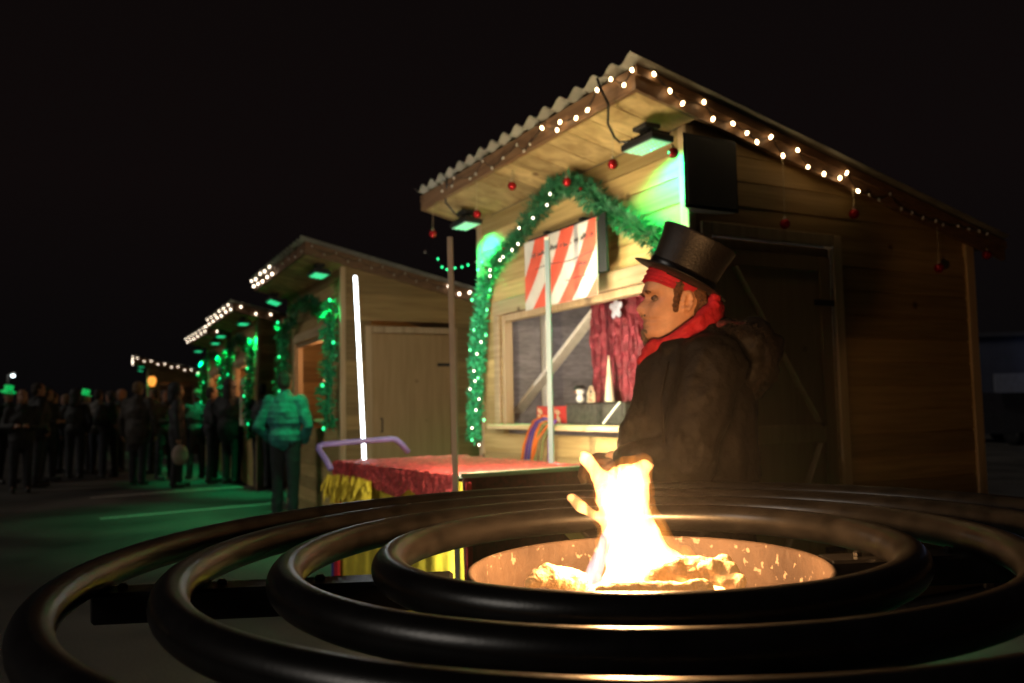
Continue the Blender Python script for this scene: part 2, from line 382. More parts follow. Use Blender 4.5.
def make_hut(P, yaw, label, win, door, detail=True, inner=True, braced=True):
    h = thing('market_hut', label, 'hut', (P[0], P[1], 0), yaw, 'wooden market huts in a row')
    zfw = ZT - FH - SL * OA
    wy0, wy1, wz0, wz1 = win; dx0, dx1, dz1 = door
    und = lambda x: rz_(x) - 0.10
    boards(0.0, HL, zfw, [(wy0, wy1, wz0, wz1)], MF).build('front_wall', W_Y, h)
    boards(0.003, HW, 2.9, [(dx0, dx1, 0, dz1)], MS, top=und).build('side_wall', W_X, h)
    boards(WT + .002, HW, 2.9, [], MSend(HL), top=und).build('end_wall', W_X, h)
    boards(WT + .002, HL - WT - .002, und(HW), [], MBk(HW)).build('back_wall', W_Y, h)
    ln = MB()
    ln.box((WT + .001, WT + .001, 0.0), (HW - WT - .001, HL - WT - .001, 0.03))
    ln.build('floor_boards', W_GREY, h)
    if inner:
        q = MB(); q2 = boards(WT + .07, HW - WT - .02, 2.3, [], MSend(HL - WT - .003), top=lambda x: und(x) - .02, t=.02)
        q2.build('inner_end_wall', W_GREY, h)
        boards(WT + .02, HL - WT - .03, und(HW) - .02, [], MBk(HW - WT - .003), t=.02).build('inner_back_wall', W_GREY, h)
    # corner posts
    for (x, y, s) in ((-0.012, -0.012, 1), (-0.012, HL + 0.012, -1)):
        c = MB(); c.bbox((x, min(y, y + s * .07), 0.0), (x + .055, max(y, y + s * .07), zfw - .004), 0.004); c.build('corner_post', W_TRIMZ, h)
    c = MB(); c.bbox((HW - .07, -0.014, 0.0), (HW + .014, .05, und(HW) - .004), .004)
    c.build('corner_post', W_TRIMZ, h)
    # soffit boards (front overhang + side overhangs)
    s_ = MB(); y = -OB + 0.012
    while y < HL + OBL - 0.02:
        y1 = min(y + 0.235, HL + OBL - 0.012); tone = random.random()
        zs = lambda x: ZT - FH - SL * (x + OA) + 0.004
        x0, x1 = -OA + 0.03, 0.0
        s_.add([(x0, y, zs(x0)), (x1, y, zs(x1)), (x1, y1 - .006, zs(x1)), (x0, y1 - .006, zs(x0)),
                (x0, y, zs(x0) + .02), (x1, y, zs(x1) + .02), (x1, y1 - .006, zs(x1) + .02), (x0, y1 - .006, zs(x0) + .02)],
               [(0, 3, 2, 1), (4, 5, 6, 7), (0, 1, 5, 4), (1, 2, 6, 5), (2, 3, 7, 6), (3, 0, 4, 7)], None, tone)
        y = y1
    s_.build('soffit', W_SOF, h)
    # fascia: front + two sides, two layers
    f = MB(); zt = ZT - 0.045
    f.bbox((-OA, -OB, ZT - FH), (-OA + .028, HL + OBL, zt), .004, tone=.7)
    for (y0, y1) in ((-OB - .004, -OB + .024), (HL + OBL - .024, HL + OBL + .004)):
        xs = (-OA - .004, HW + OC); 
        for (za, zb, o) in ((-FH, -.047, 0.0), (-.095, -.046, 0.014)):
            ya, yb = (y0 - o, y1) if y0 < 0 else (y0, y1 + o)
            vs = [(x, yy, rz_(x) + zz) for x in xs for yy in (ya, yb) for zz in (za, zb)]
            f.add(vs, [(0, 1, 3, 2), (4, 6, 7, 5), (0, 4, 5, 1), (2, 3, 7, 6), (0, 2, 6, 4), (1, 5, 7, 3)], None, .45)
    f.build('fascia', W_FAS, h)
    # corrugated roof
    rb = MB(); n = 17 * 8; y0, y1 = -OB - .03, HL + OBL + .03; vs = []; xs = (-OA - .05, HW + OC + .02)
    for i in range(n + 1):
        yy = y0 + (y1 - y0) * i / n; a = 0.5 + 0.5 * math.cos(2 * math.pi * i / 8)
        for x in xs:
            vs += [(x, yy, rz_(x) - .046 + .042 * a), (x, yy, rz_(x) - .043 + .042 * a)]
    fs = []
    for i in range(n):
        a = i * 4; b = a + 4
        fs += [(a, b, b + 2, a + 2), (a + 1, a + 3, b + 3, b + 1), (a, a + 1, b + 1, b), (a + 2, b + 2, b + 3, a + 3)]
    rb.add(vs, fs); rb.build('roof', M_ROOF, h)
    un = MB(); xs = (-OA + .03, HW + OC)
    vs = [(x, yy, rz_(x) + zz) for x in xs for yy in (-OB + .026, HL + OBL - .026) for zz in (-.075, -.05)]
    un.add(vs, [(0, 1, 3, 2), (4, 6, 7, 5), (0, 4, 5, 1), (2, 3, 7, 6), (0, 2, 6, 4), (1, 5, 7, 3)]); un.build('roof_deck', W_GREY, h)
    # window
    wn = MB(); tw = .085
    wn.bbox((-.03, wy0 - tw, wz1), (0.0, wy1 + tw, wz1 + .11), .005)                         # head trim
    wn.bbox((-.026, wy0 - tw, wz0 + .002), (0.0, wy0 - .001, wz1 - .002), .005); wn.bbox((-.026, wy1 + .001, wz0 + .002), (0.0, wy1 + tw, wz1 - .002), .005)
    wo = wn.build('window', W_TRIM, h)
    sl = MB(); sl.bbox((-.085, wy0 - tw - .02, wz0 - .035), (WT + .05, wy1 + tw + .02, wz0), .005); sl.build('sill', W_TRIM, wo)
    fr = MB(); fr.bbox((.001, wy0 + .001, wz0 + .001), (WT + .02, wy0 + .05, wz1 - .001), .004); fr.bbox((.001, wy1 - .05, wz0 + .001), (WT + .02, wy1 - .001, wz1 - .001), .004)
    fr.bbox((.001, wy0 + .052, wz1 - .05), (WT + .02, wy1 - .052, wz1 - .001), .004); fr.build('frame', W_TRIMZ, wo)
    # door on the side
    d = MB()
    d.bbox((dx0 + .006, .012, .03), (dx1 - .006, .04, dz1 - .006), .003, tone=.5)
    do = d.build('door', W_DOOR, h)
    br = MB()
    for (a, b) in (((dx0 + .06, .08), (dx0 + .06, dz1 - .06)), ((dx1 - .06, .08), (dx1 - .06, dz1 - .06))):
        br.bbox((a[0] - .045, -.004, a[1]), (a[0] + .045, .0115, b[1]), .004)
    br.bbox((dx0 + .107, -.004, dz1 - .15), (dx1 - .107, .0115, dz1 - .06), .004); br.bbox((dx0 + .107, -.004, .08), (dx1 - .107, .0115, .17), .004)
    br.bbox((dx0 + .107, -.004, .98), (dx1 - .107, .0115, 1.08), .004)
    br.beam((dx0 + .34, .0075, .18), (dx1 - .17, .0075, .97), .012, .09, up=V((0, 1, 0)), ch=.003)
    br.beam((dx0 + .16, .0082, dz1 - .16), (dx1 - .17, .0082, 1.09), .010, .09, up=V((0, 1, 0)), ch=.003)
    if braced: br.build('brace', W_DOOR, do)
    for zz in (.35, dz1 - .35): hg = MB(); hg.bbox((dx1 - .16, -.010, zz), (dx1 + .03, -.0045, zz + .035), .001); hg.build('hinge', M_BLACK, do)
    hd = MB(); hd.tube([(dx0 + .1, -.004, 1.12), (dx0 + .1, -.05, 1.12), (dx0 + .1, -.05, .98), (dx0 + .1, -.004, .98)], .008, 8); hd.build('handle', M_BLACK, do)
    df = MB()
    df.bbox((dx0 - .07, -.022, .0), (dx0 - .001, -.001, dz1 + .07), .004); df.bbox((dx1 + .001, -.022, .0), (dx1 + .07, -.001, dz1 + .07), .004)
    df.bbox((dx0 + .001, -.024, dz1 + .001), (dx1 - .001, -.001, dz1 + .072), .004); df.build('door_frame', W_TRIMZ, h)
    return h
YAW1 = R(27.909); P1 = V((0.9534, 4.5, 0)); U1 = V((-math.sin(YAW1), math.cos(YAW1), 0)); V1 = V((math.cos(YAW1), math.sin(YAW1), 0))
def H1(x, y, z): return P1 + V1 * x + U1 * y + V((0, 0, z))
def F1(px, py, x=0.0):                        # facade pixel -> local (x,y,z) of the near hut
    p = onplane(px, py, P1 + V1 * x, V1) - P1; return V((x, p.dot(U1), p.z))
def S1(px, py, y=0.0):
    p = onplane(px, py, P1 + U1 * y, U1) - P1; return V((p.dot(V1), y, p.z))
wl = F1(503, 424); wr = 0.27; wtop = F1(622, 288).z
print('window', wl, wtop, 'x640', F1(640, 300), F1(500, 312), 'doorS', S1(835, 300), S1(735, 300), S1(800, 240))
dR = S1(833, 300).x; dz = S1(815, 246).z
hut1 = make_hut(P1, YAW1, 'nearest pine market hut with striped sign and brown side door', (wr, wl.y, wl.z, wtop), (dR - .92, dR, dz))

# ---- small kit: baubles, bulbs, flood lamps, garlands, light strings
def bauble_mesh():
    b = MB(); b.ball((0, 0, 0), .024, 16, 10); me = b.build('tmp', M_BALL, smooth=True); d = me.data; bpy.data.objects.remove(me)
    c = MB(); c.lathe([(.0, .032), (.007, .032), (.008, .022), (.006, .022)], 10); me = c.build('tmp', M_CAP); d2 = me.data; bpy.data.objects.remove(me)
    return d, d2
BD, BC = bauble_mesh()
def bauble(loc, strlen, label, sc=1.25, group='red baubles hanging from the eaves'):
    t = thing('bauble', label, 'bauble', loc, 0, group)
    o = inst('ball', BD, t, sc=(sc, sc, sc)); inst('cap', BC, t, sc=(sc, sc, sc))
    s_ = MB(); s_.tube([(0, 0, .03 * sc), (0.002, 0, strlen)], .0016, 5); s_.build('string', M_CAP, t)
    return t
def bulb_data(r, m, n):
    b = MB(); b.ball((0, 0, 0), (r, r, r * 1.45), 10, 7); o = b.build(n, m, smooth=True); d = o.data; bpy.data.objects.remove(o); return d
B_ON = bulb_data(.0088, BULB_ON, 'bulb'); B_OFF = bulb_data(.009, BULB_OFF, 'bulb'); B_COOL = bulb_data(.0125, BULB_COOL, 'bulb'); B_LEAF_GLOW = bulb_data(.012, BULB_GREEN, 'bulb')
B_ONB = bulb_data(.0115, BULB_COOL, 'bulb'); B_MINI = bulb_data(.006, BULB_COOL, 'bulb'); B_MING = bulb_data(.008, BULB_GREEN, 'bulb')
def light_string(label, pts, datas, sag=.02, group=None, r=.003):
    """pts world points in order along the wire; datas parallel list of bulb meshes"""
    o0 = pts[0]; t = thing('light_string', label, 'string lights', o0, 0, group)
    wire = []
    for i in range(len(pts) - 1):
        a, b = pts[i], pts[i + 1]
        for k in range(4):
            u_ = k / 4; wire.append(a.lerp(b, u_) - V((0, 0, sag * 4 * u_ * (1 - u_))) + V((0, 0, .014)))
    wire.append(pts[-1] + V((0, 0, .014)))
    wb = MB(); wb.tube([p - o0 for p in wire], r, 5); wb.build('wire', M_CABLE, t)
    for p, d in zip(pts, datas):
        inst('bulb', d, t, p - o0, (random.uniform(-.6, .6), random.uniform(-.6, .6), 0))
    return t
M_WHT = mat('snow', (0.8, 0.8, 0.8), .7)
def flood(hut, Mh, lx, ly, lz, label, power=22, tilt=0.45, cable=None, sc=1.0, spot=2.35):
    """black LED flood lamp under the eave; panel faces down and out to the wall"""
    p = Mh @ V((lx, ly, lz))
    t = thing('flood_lamp', label, 'flood lamp', p, hut.rotation_euler.z, 'green LED flood lamps under the eaves')
    Rm = Matrix.Rotation(max(tilt, .04), 4, 'Y'); Rb = Matrix.Rotation(tilt, 4, 'Y')
    b = MB(); b.bbox((-.075 * sc, -.14 * sc, 0), (.075 * sc, .14 * sc, .035), .006, Rm)
    for k in range(9): b.box((-.06 * sc, (-.12 + .03 * k) * sc, .035), (.06 * sc, (-.113 + .03 * k) * sc, .055), Rm)
    b.build('housing', M_BLACK, t)
    q = MB(); q.bbox((-.062 * sc, -.127 * sc, -.004), (.062 * sc, .127 * sc, -.0005), .001, Rm); nq = len(q.f)
    ch = q
    for i in range(3):
        for j in range(8): ch.ball(((-.036 + .036 * i) * sc, (-.1 + .0285 * j) * sc, -.006), .0065 * sc, 6, 4, Rm)
    pn = q.build('panel', GREEN_LED, t); pn.data.materials.append(GREEN_DOT)
    for pi in range(nq, len(pn.data.polygons)): pn.data.polygons[pi].material_index = 1
    y = MB(); y.bbox((-.015, -.05, .055), (.015, .05, .095), .003, Rm); y.bbox((-.05, -.06, .09), (.05, .06, .115), .004); y.build('bracket', M_BLACK, t)
    if cable:
        c = MB(); c.tube([V(v) - p for v in cable], .007, 6); c.build('cable', M_CABLE, t)
    d = Rb @ V((0, 0, -1)); dw = Matrix.Rotation(hut.rotation_euler.z, 3, 'Z') @ d.to_3d()
    o = lamp('lamp_light', 'SPOT', t, p + dw * .012, power, (0.0, 1.0, 0.28), .04, p + dw, spot=spot, blend=.7)
    return t
def garland(path, rad, n_per_m, label, name='garland', leaf=.03, wid=.004, m=M_GARL, bulbs=(), berries=0, group=None, m_b=None):
    pts = [V(p) for p in path]; o0 = pts[0]; t = thing(name, label, 'garland', o0, 0, group)
    mb = MB(); st = MB()
    st.tube([p - o0 for p in pts], .01, 6); st.build('stem', M_GARL, t)
    acc = []
    for i in range(len(pts) - 1):
        L = (pts[i + 1] - pts[i]).length
        for k in range(max(1, int(L * n_per_m))): acc.append((i, random.random()))
    for i, u_ in acc:
        c = pts[i].lerp(pts[i + 1], u_) - o0; tn = (pts[i + 1] - pts[i]).normalized()
        d = V((random.gauss(0, 1), random.gauss(0, 1), random.gauss(0, 1))).normalized()
        lump = 0.75 + 0.5 * noise.noise((c + o0) * 7)
        base = c + (d - tn * d.dot(tn)) * rad * random.uniform(.05, .8) * lump
        dd = (d + tn * .3).normalized(); L = leaf * random.uniform(.6, 1.3)
        sx = dd.cross(V((random.random(), random.random(), 1))).normalized() * wid * random.uniform(.7, 1.4)
        tip = base + dd * L; mid = base + dd * L * .45
        mb.add([base, mid - sx, tip, mid + sx], [(0, 1, 2, 3)])
    mb.build('needles', m, t)
    for (p, d) in bulbs: inst('bulb', d, t, V(p) - o0)
    for k in range(berries):
        i = random.randrange(len(pts) - 1); c = pts[i].lerp(pts[i + 1], random.random()) - o0 + V((random.uniform(-1, 1), random.uniform(-1, 0), random.uniform(-1, 1))) * rad * .8
        inst('berry', BD, t, c, sc=(.35, .35, .35))
    return t

# ---- near hut: light strings from photographed bulb places
fx = -OA - .035; sy = -OB - .035
front_on = [(597, 90), (587.5, 110), (576, 118), (560, 122), (557, 130), (542, 128)]
front_off = [(530, 144), (524, 151), (517, 145), (503, 158), (492, 168), (482.5, 161), (475.6, 174), (470, 178.5), (454, 177.6), (452, 186), (443, 182.6), (442, 191)]
pf = [(624, 85), (611, 79)] + front_on + front_off
pts = [H1(*F1(x, y, fx)) for x, y in [(632, 70)] + pf]
light_string('warm bulbs strung along front eave of nearest hut', pts, [B_ON] * (3 + len(front_on)) + [B_OFF] * len(front_off), .015)
side_on = [(654, 74), (670, 91), (682.6, 103.5), (704, 102), (713, 119), (733, 123.5), (747, 133), (757, 142), (771, 137), (783, 155.7), (797.6, 150), (808, 167), (824, 174), (840, 178), (846.5, 173), (858, 191)]
side_off = [(869, 195), (879, 200), (890, 194), (901.5, 209), (912, 213), (923, 218), (936, 221), (943, 225), (958, 226), (969, 229), (979, 231), (987, 234)]
pts = [H1(*S1(x, y, sy)) for x, y in side_on + side_off]
light_string('warm bulbs strung along sloping side eave above the brown door', pts, [B_ON] * len(side_on) + [B_OFF] * len(side_off), .015)

# baubles of the near hut
for (px, py, pl, top, lb) in (
        (613, 164, ('f', -.30), 2.78, 'red bauble left of the bright green flood lamp, second from hut corner'), (673, 153, ('f', -.10), 2.73, 'red bauble between the flood lamp and black speaker'),
        (512, 186, ('f', -.32), 2.79, 'red bauble above the arched garland, alone under the soffit'), (477, 214, ('f', -.38), 2.8, 'red bauble beside the left flood lamp of nearest hut'),
        (433, 234, ('f', -.38), 2.8, 'red bauble at the far front roof corner against the sky'),
        (785, 224, ('s', -.11), 2.58, 'red bauble on a long string above the brown door'), (854, 214, ('s', -.12), 2.45, 'red bauble under the last lit bulb of the side eave'),
        (939, 268, ('s', -.12), 2.3, 'dark red bauble before plain siding near rear corner'), (987, 255, ('s', -.11), 2.3, 'red bauble hanging off the rear roof corner')):
    if pl[0] == 'f': l = F1(px, py, pl[1])
    else: l = S1(px, py, pl[1])
    p = H1(*l); zt = ZT - SL * (l.x + OA) - FH
    bauble(p, max(.05, zt - l.z), lb)

H1M = Matrix.Translation(P1) @ Matrix.Rotation(YAW1, 4, 'Z')
la = F1(647, 147, -.2); lb_ = F1(466, 226, -.2)
ca = [H1(*F1(x, y, -OA - .03)) for x, y in ((592, 88), (594, 97), (599, 112))] + [H1(*F1(606, 130, -.36)), H1(*F1(616, 142, -.3)), H1(*F1(627, 145, -.22)), H1(la.x, la.y, la.z + .03)]
flood(hut1, H1M, la.x, la.y, la.z, 'green flood lamp shining beside the black speaker of nearest hut', 130, -.42, ca, spot=2.5)
cb = [H1(*F1(x, y, -OA - .03)) for x, y in ((438, 178), (438, 188))] + [H1(*F1(443, 205, -.36)), H1(*F1(452, 214, -.3)), H1(lb_.x, lb_.y, lb_.z + .03)]
flood(hut1, H1M, lb_.x, lb_.y, lb_.z, 'green flood lamp at the far front corner of nearest hut', 150, -.40, cb, spot=2.2)

# garland of near hut
gx = -.07
gp = [(474, 440), (474, 420), (476, 395), (477, 370), (478, 345), (480, 320), (482, 298), (486, 280), (493, 266), (504, 253), (517, 238), (530, 220), (541, 204), (553, 191), (568, 183),
      (583, 189), (598, 201), (614, 214), (632, 226), (648, 234), (659, 241), (668, 256), (680, 275)]
gpts = [H1(*F1(x, y, gx)) for x, y in gp]
lowb = [H1(*F1(x, y, gx - .07)) for x, y in ((479, 399), (475, 381), (474, 371), (479, 445), (472, 428), (477, 354), (481, 342), (476, 410), (470, 389))]
garland(gpts[:8], .085, 1500, 'bright green tinsel garland hanging down left corner of nearest hut', leaf=.05, wid=.012, m=M_GARL2,
        bulbs=[(p, B_MINI) for p in lowb] + [(H1(*F1(x, y, gx - .08)), B_MING) for x, y in ((482, 262), (478, 270), (490, 290), (472, 300), (487, 310), (474, 330), (470, 350), (486, 335), (478, 378), (472, 440), (484, 420))])
upb = [H1(*F1(x, y, gx - .08)) for x, y in ((490, 270), (490, 276), (500, 260), (503, 257), (518, 244), (519, 228), (533, 218), (547, 205), (550, 194), (512, 250))]
garland(gpts[7:], .10, 2100, 'dark green fir garland arched over the striped sign', leaf=.05, wid=.0045, bulbs=[(p, B_MINI) for p in upb], berries=9)
bauble(H1(*F1(567, 182, gx - .11)), .05, 'red bauble at the peak of the arched garland', 1.15)

# striped sign
sg_o = F1(560, 262, -.13); tl, tr, br_, bl = [F1(x, y, -.13) for x, y in ((527, 241), (596, 219), (598, 297), (523, 309))]
sg = thing('striped_sign', 'red and white striped sign with faded handwriting over the window', 'sign', H1(*sg_o), YAW1)
yl, yr = (tl.y + bl.y) / 2 + .0, (tr.y + br_.y) / 2; zt_, zb_ = (tl.z + tr.z) / 2, (bl.z + br_.z) / 2
W_, H_ = yl - yr, zt_ - zb_
def sgp(a, b): return (sg_o.y and (yl - a * W_ - sg_o.y), zt_ - b * H_ - sg_o.z)
# board coordinates a 0..1 left to right, b 0..1 top to bottom
MSg = Matrix(((0, 0, 1, 0), (1, 0, 0, 0), (0, 1, 0, 0), (0, 0, 0, 1)))
bd = MB(); bd.prism([sgp(0, 0), sgp(1, 0), sgp(1, 1), sgp(0, 1)], 0, .006, MSg); bd.build('panel', mat('sign_white', (.58, .56, .53), .6, var=.08), sg)
st = MB()
for a0 in (-.62, -.25, .12, .49, .86, 1.23):
    N_ = 10; L_ = []; R_ = []
    for i in range(N_ + 1):
        b = i / N_; sh = .42 * (1 - b) + .05 * math.sin(b * 3.1)
        L_.append((a0 + sh, b)); R_.append((a0 + sh + .185, b))
    for i in range(N_):
        poly = [L_[i], R_[i], R_[i + 1], L_[i + 1]]
        poly = clip(clip(poly, lambda p: p[0] - .002), lambda p: .998 - p[0])
        if len(poly) > 2: st.prism([sgp(*p) for p in poly], -.0015, -.0002, MSg)
M_SRED = mat('sign_red', (0.66, 0.10, 0.06), .6, var=.15)
st.build('stripes', M_SRED, sg)
bk = MB(); bk.prism([sgp(.03, -.035), sgp(1.09, -.035), sgp(1.09, .72), sgp(.03, .72)], .012, .03, MSg)
bk.bbox((.03, -.25 * W_, .5 * H_), (.13, -.2 * W_, .54 * H_)); bk.bbox((.03, .25 * W_, .5 * H_), (.13, .3 * W_, .54 * H_)); bk.build('backing_board', M_BLACK, sg)
# faded handwriting as pen strokes
def scribble(a0, a1, b, amp, n, tilt=-.02):
    t_ = MB(); pts_ = []
    a = a0; k = 0
    while a < a1:
        hgt = amp * random.choice((.5, .6, 1.0, .55)); pts_.append((a, b + tilt * (a - a0) + (hgt if k % 2 == 0 else -amp * .1) * -1)); a += (a1 - a0) / n; k += 1
        if random.random() < .18 and len(pts_) > 2:
            t_.tube([(-.0035, *sgp(*p)) for p in pts_], .0042, 4); pts_ = []; a += .02
    if len(pts_) > 1: t_.tube([(-.0035, *sgp(*p)) for p in pts_], .0042, 4)
    return t_
M_INK = mat('faded_ink', (0.07, 0.06, 0.06), .8)
lt = scribble(.12, .32, .25, .05, 14)
for args in ((.36, .56, .23, .07, 14), (.58, .70, .24, .05, 8), (.72, .97, .23, .08, 18), (.78, .88, .56, .045, 9)):
    q = scribble(*args); lt.add(q.v, q.f)
lt.tube([(-.0035, *sgp(.18 + .8 * i / 8, .44 - .02 * math.sin(i))) for i in range(9)], .003, 4); lt.tube([(-.0035, *sgp(.6 + .34 * i / 6, .71 + .012 * math.sin(i * 2))) for i in range(7)], .003, 4)
lt.build('lettering', M_INK, sg)

# speaker on the corner
c0 = S1(711, 172, -.11); w2 = .135
s0 = S1(685, 172, -.11); s1_ = S1(738, 172, -.11); zt2 = S1(711, 137, -.11).z; zb2 = S1(711, 210, -.11).z; hw_ = (s1_.x - s0.x) / 2
spk = thing('speaker', 'black boxy loudspeaker hung high on the near corner of the hut', 'speaker', H1(*c0), YAW1)
b = MB(); b.prism([(-hw_, 0), (hw_, 0), (hw_ * .45, .085), (-hw_ * .35, .085)], zb2 - c0.z, zt2 - c0.z); b.build('cabinet', M_BLACK, spk)
b = MB(); b.bbox((-hw_ + .015, -.008, zb2 - c0.z + .015), (hw_ - .015, -.0005, zt2 - c0.z - .015), .004); b.build('grille', mat('speaker_grille', (.02, .02, .02), .7, bump=.8, bscale=300), spk)
b = MB(); b.bbox((-.05, .086, -.05), (.05, .108, .05), .004); b.build('bracket', M_BLACK, spk)

# ---- inside the near hut window
ly0, ly1, lz0, lz1 = wr, wl.y, wl.z, wtop
def shelf_thing(name, label, cat, px, py, x):
    l = F1(px, py, x); return thing(name, label, cat, H1(l.x, l.y, l.z), YAW1), l
# timber stud and pale diagonal brace behind opening
b = MB(); q1 = F1(505, 428, .30); q2 = F1(608, 296, .30)
b.beam(H1(*q1), H1(*q2), .03, .085, up=V1); o = b.build('brace_timber', W_PALE, hut1, world=True)
b = MB(); q1 = F1(547, 424, .36); b.bbox((.34, q1.y - .04, .9), (.39, q1.y + .04, 2.2), .004); b.build('stud', W_PALE, hut1)
cl = MB(); cl.bbox((WT + .052, ly0 - .1, lz0 - .05), (.62, ly1 + .1, lz0 - .01), .004); cl.build('counter', W_GREY, hut1)
# red foil curtain
ct = thing('foil_curtain', 'shiny dark red foil curtain hanging inside the hut window', 'curtain', H1(*F1(620, 300, .2)), YAW1)
b = MB(); a0 = F1(590, 300, .25).y; a1 = ly0 - .12; n = 90; m_ = 24; zt3 = lz1 + .12; zb3 = lz0 + .06; vs = []
org = F1(620, 300, .2)
for j in range(m_ + 1):
    for i in range(n + 1):
        yy = a0 + (a1 - a0) * i / n; zz = zt3 + (zb3 - zt3) * j / m_
        # gathered fold line: bottom-left sweeps in
        xx = .25 + .022 * math.sin(i * 1.05 + .4 * math.sin(j * .5)) + .02 * noise.noise(V((i * .21, j * .33, 3)))
        vs.append((xx - org.x, yy - org.y + .012 * noise.noise(V((i * .3, j * .4, 0))), zz - org.z))
fs = [(j * (n + 1) + i, j * (n + 1) + i + 1, (j + 1) * (n + 1) + i + 1, (j + 1) * (n + 1) + i) for j in range(m_) for i in range(n)]
b.add(vs, fs); b.build('cloth', mat('red_foil', (0.12, 0.006, 0.016), .3, .55, var=.4, scale=20, bump=.9, bscale=28), ct, smooth=True)
# white snow flower
l = F1(616, 308, .2); fl = MB()
for k in range(5):
    a = 2 * math.pi * k / 5 + .3; 
    for r_, s_r in ((.032, .026), (.052, .022)): fl.ball((0, r_ * math.cos(a), r_ * math.sin(a)), (.006, s_r, s_r), 10, 6)
fl.ball((-.004, 0, 0), (.007, .012, .012))
o = fl.build('snowflake_ornament', mat('pearl_white', (.42, .42, .52), .3, coat=.5), smooth=True); o.location = H1(*l); o.rotation_euler = (0, 0, YAW1); tag(o, 'white flower shaped snowflake ornament pinned on the red curtain', 'ornament')
# dark crate shelf
l0 = F1(569, 420, .12); l1 = F1(606, 420, .12); 
crate = thing('display_box', 'dark grey fabric covered box standing on the window sill', 'box', H1(.17, (l0.y + l1.y) / 2 - .1, lz0), YAW1)
bh_ = F1(590, 404, .12).z - lz0; bw = abs(l0.y - l1.y) / 2 + .12
b = MB(); b.bbox((-.06, -bw, 0.001), (.12, bw, bh_), .006); b.build('body', mat('charcoal_cloth', (.05, .05, .045), .85, var=.4, scale=30, bump=.4), crate)
b = MB(); b.bbox((-.066, -bw - .004, bh_ + .001), (.126, bw + .004, bh_ + .009), .002); b.build('lid', mat('charcoal_lid', (.035, .033, .03), .8, var=.4), crate)
zc = lz0 + bh_ + .009
# snowman
l = F1(580, 392, .15); sn = thing('snowman_figure', 'small white snowman figure in a wide black hat', 'figurine', H1(.15, l.y, zc), YAW1)
b = MB(); b.ball((0, 0, .028), (.028, .03, .028)); b.ball((0, 0, .075), (.03, .036, .026)); blob(b, 'body', M_WHT, sn, .004, 3, world=False)
b = MB(); b.lathe([(0, .095), (.052, .093), (.056, .098), (.034, .103), (.033, .118), (0, .121)], 20); b.build('hat', M_HAT, sn, smooth=True)
b = MB(); b.caps((-.026, 0, .075), (-.05, 0, .072), .005, .001); b.build('nose', mat('carrot_orange', (.7, .2, .03), .6), sn, smooth=True)
# wooden house ornament
l = F1(591, 395, .10); ho = thing('wooden_house_ornament', 'flat cut out wooden house ornament leaning beside the snowman', 'ornament', H1(.10, l.y, zc), YAW1)
b = MB(); wv = .038
ow = mat('plywood', (.6, .48, .32), .6)
for (a, c) in (((-wv, 0), (wv, 0)), ((-wv, .052), (wv, .052)), ((-wv, 0), (-wv, .052)), ((wv, 0), (wv, .052)), ((-wv, .052), (-.012, .085)), ((wv, .052), (.012, .085)), ((-.02, .01), (-.02, .045)), ((-.02, .045), (.0, .025)), ((.0, .012), (.02, .04))):
    b.beam((0, a[0], a[1] + .005), (0, c[0], c[1] + .005), .008, .007, up=V((1, 0, 0)), ch=.001)
b.tube([(0, -.02 * math.cos(a) + 0, .085 + .018 * math.sin(a)) for a in [math.pi * k / 8 for k in range(9)]], .004, 6)
b.build('outline', ow, ho)
b = MB(); b.box((.006, -wv + .006, .01), (.009, wv - .006, .05)); b.build('back_plate', mat('dull_red_plate', (.35, .12, .1), .7), ho)
# white cone tree
l = F1(610, 403, .16); cn = MB(); hh = F1(608, 356, .16).z - zc
cn.lathe([(.0, hh + .002), (.004, hh), (.034, .012), (.036, .004), (.034, 0)][::-1], 24)
o = cn.build('cone_tree', mat('cream_paper', (.72, .6, .45), .6, bump=.1), smooth=True); o.location = H1(.16, l.y, zc + .001); tag(o, 'plain cream paper cone tree standing on the dark box', 'cone')
# small white stick
l = F1(610, 412, .05); b = MB(); b.beam(H1(*F1(603, 424, -.02)), H1(*F1(620, 402, .02)), .012, .012); tag(b.build('white_stick', M_WHITE), 'thin white stick leaning over the window sill', 'stick')
# red patterned cushion
lA = F1(553, 413, .14); cu = thing('red_cushion', 'red cushion with pale looped pattern propped in the window', 'cushion', H1(.14, lA.y, lz0), YAW1)
b = MB(); wq = abs(F1(536, 413, .14).y - F1(569, 413, .14).y) / 2
vs = []; 
for j in range(9):
    for i in range(13):
        u_, w_ = i / 12 * 2 - 1, j / 8 * 2 - 1; th = .035 * (1 - u_ ** 4) * (1 - w_ ** 4)
        vs.append((-th, u_ * wq, .065 + w_ * .063 * (1 - .06 * (1 - abs(u_)))))
nn = len(vs)
vs += [(-x, y, z) for x, y, z in vs]
fs = [(j * 13 + i, j * 13 + i + 1, (j + 1) * 13 + i + 1, (j + 1) * 13 + i) for j in range(8) for i in range(12)]
fs += [tuple(i + nn for i in f[::-1]) for f in fs]
b.add(vs, fs); b.build('cover', mat('cushion_red', (.5, .02, .02), .8, var=.1, bump=.3), cu, smooth=True)
b = MB()
for (cy, cz, rt) in ((-.55, .085, .3), (.5, .09, .5), (-.05, .045, .2), (.55, .04, 1.2), (-.62, .035, .9)):
    b.tube([(-.040, cy * wq + .028 * math.cos(a) * math.cos(rt) - .011 * math.sin(a) * math.sin(rt), cz + .028 * math.cos(a) * math.sin(rt) + .011 * math.sin(a) * math.cos(rt)) for a in [2 * math.pi * k / 14 for k in range(14)]], .004, 5, closed=True)
b.build('loops', mat('cream_yarn', (.7, .6, .4), .8), cu)
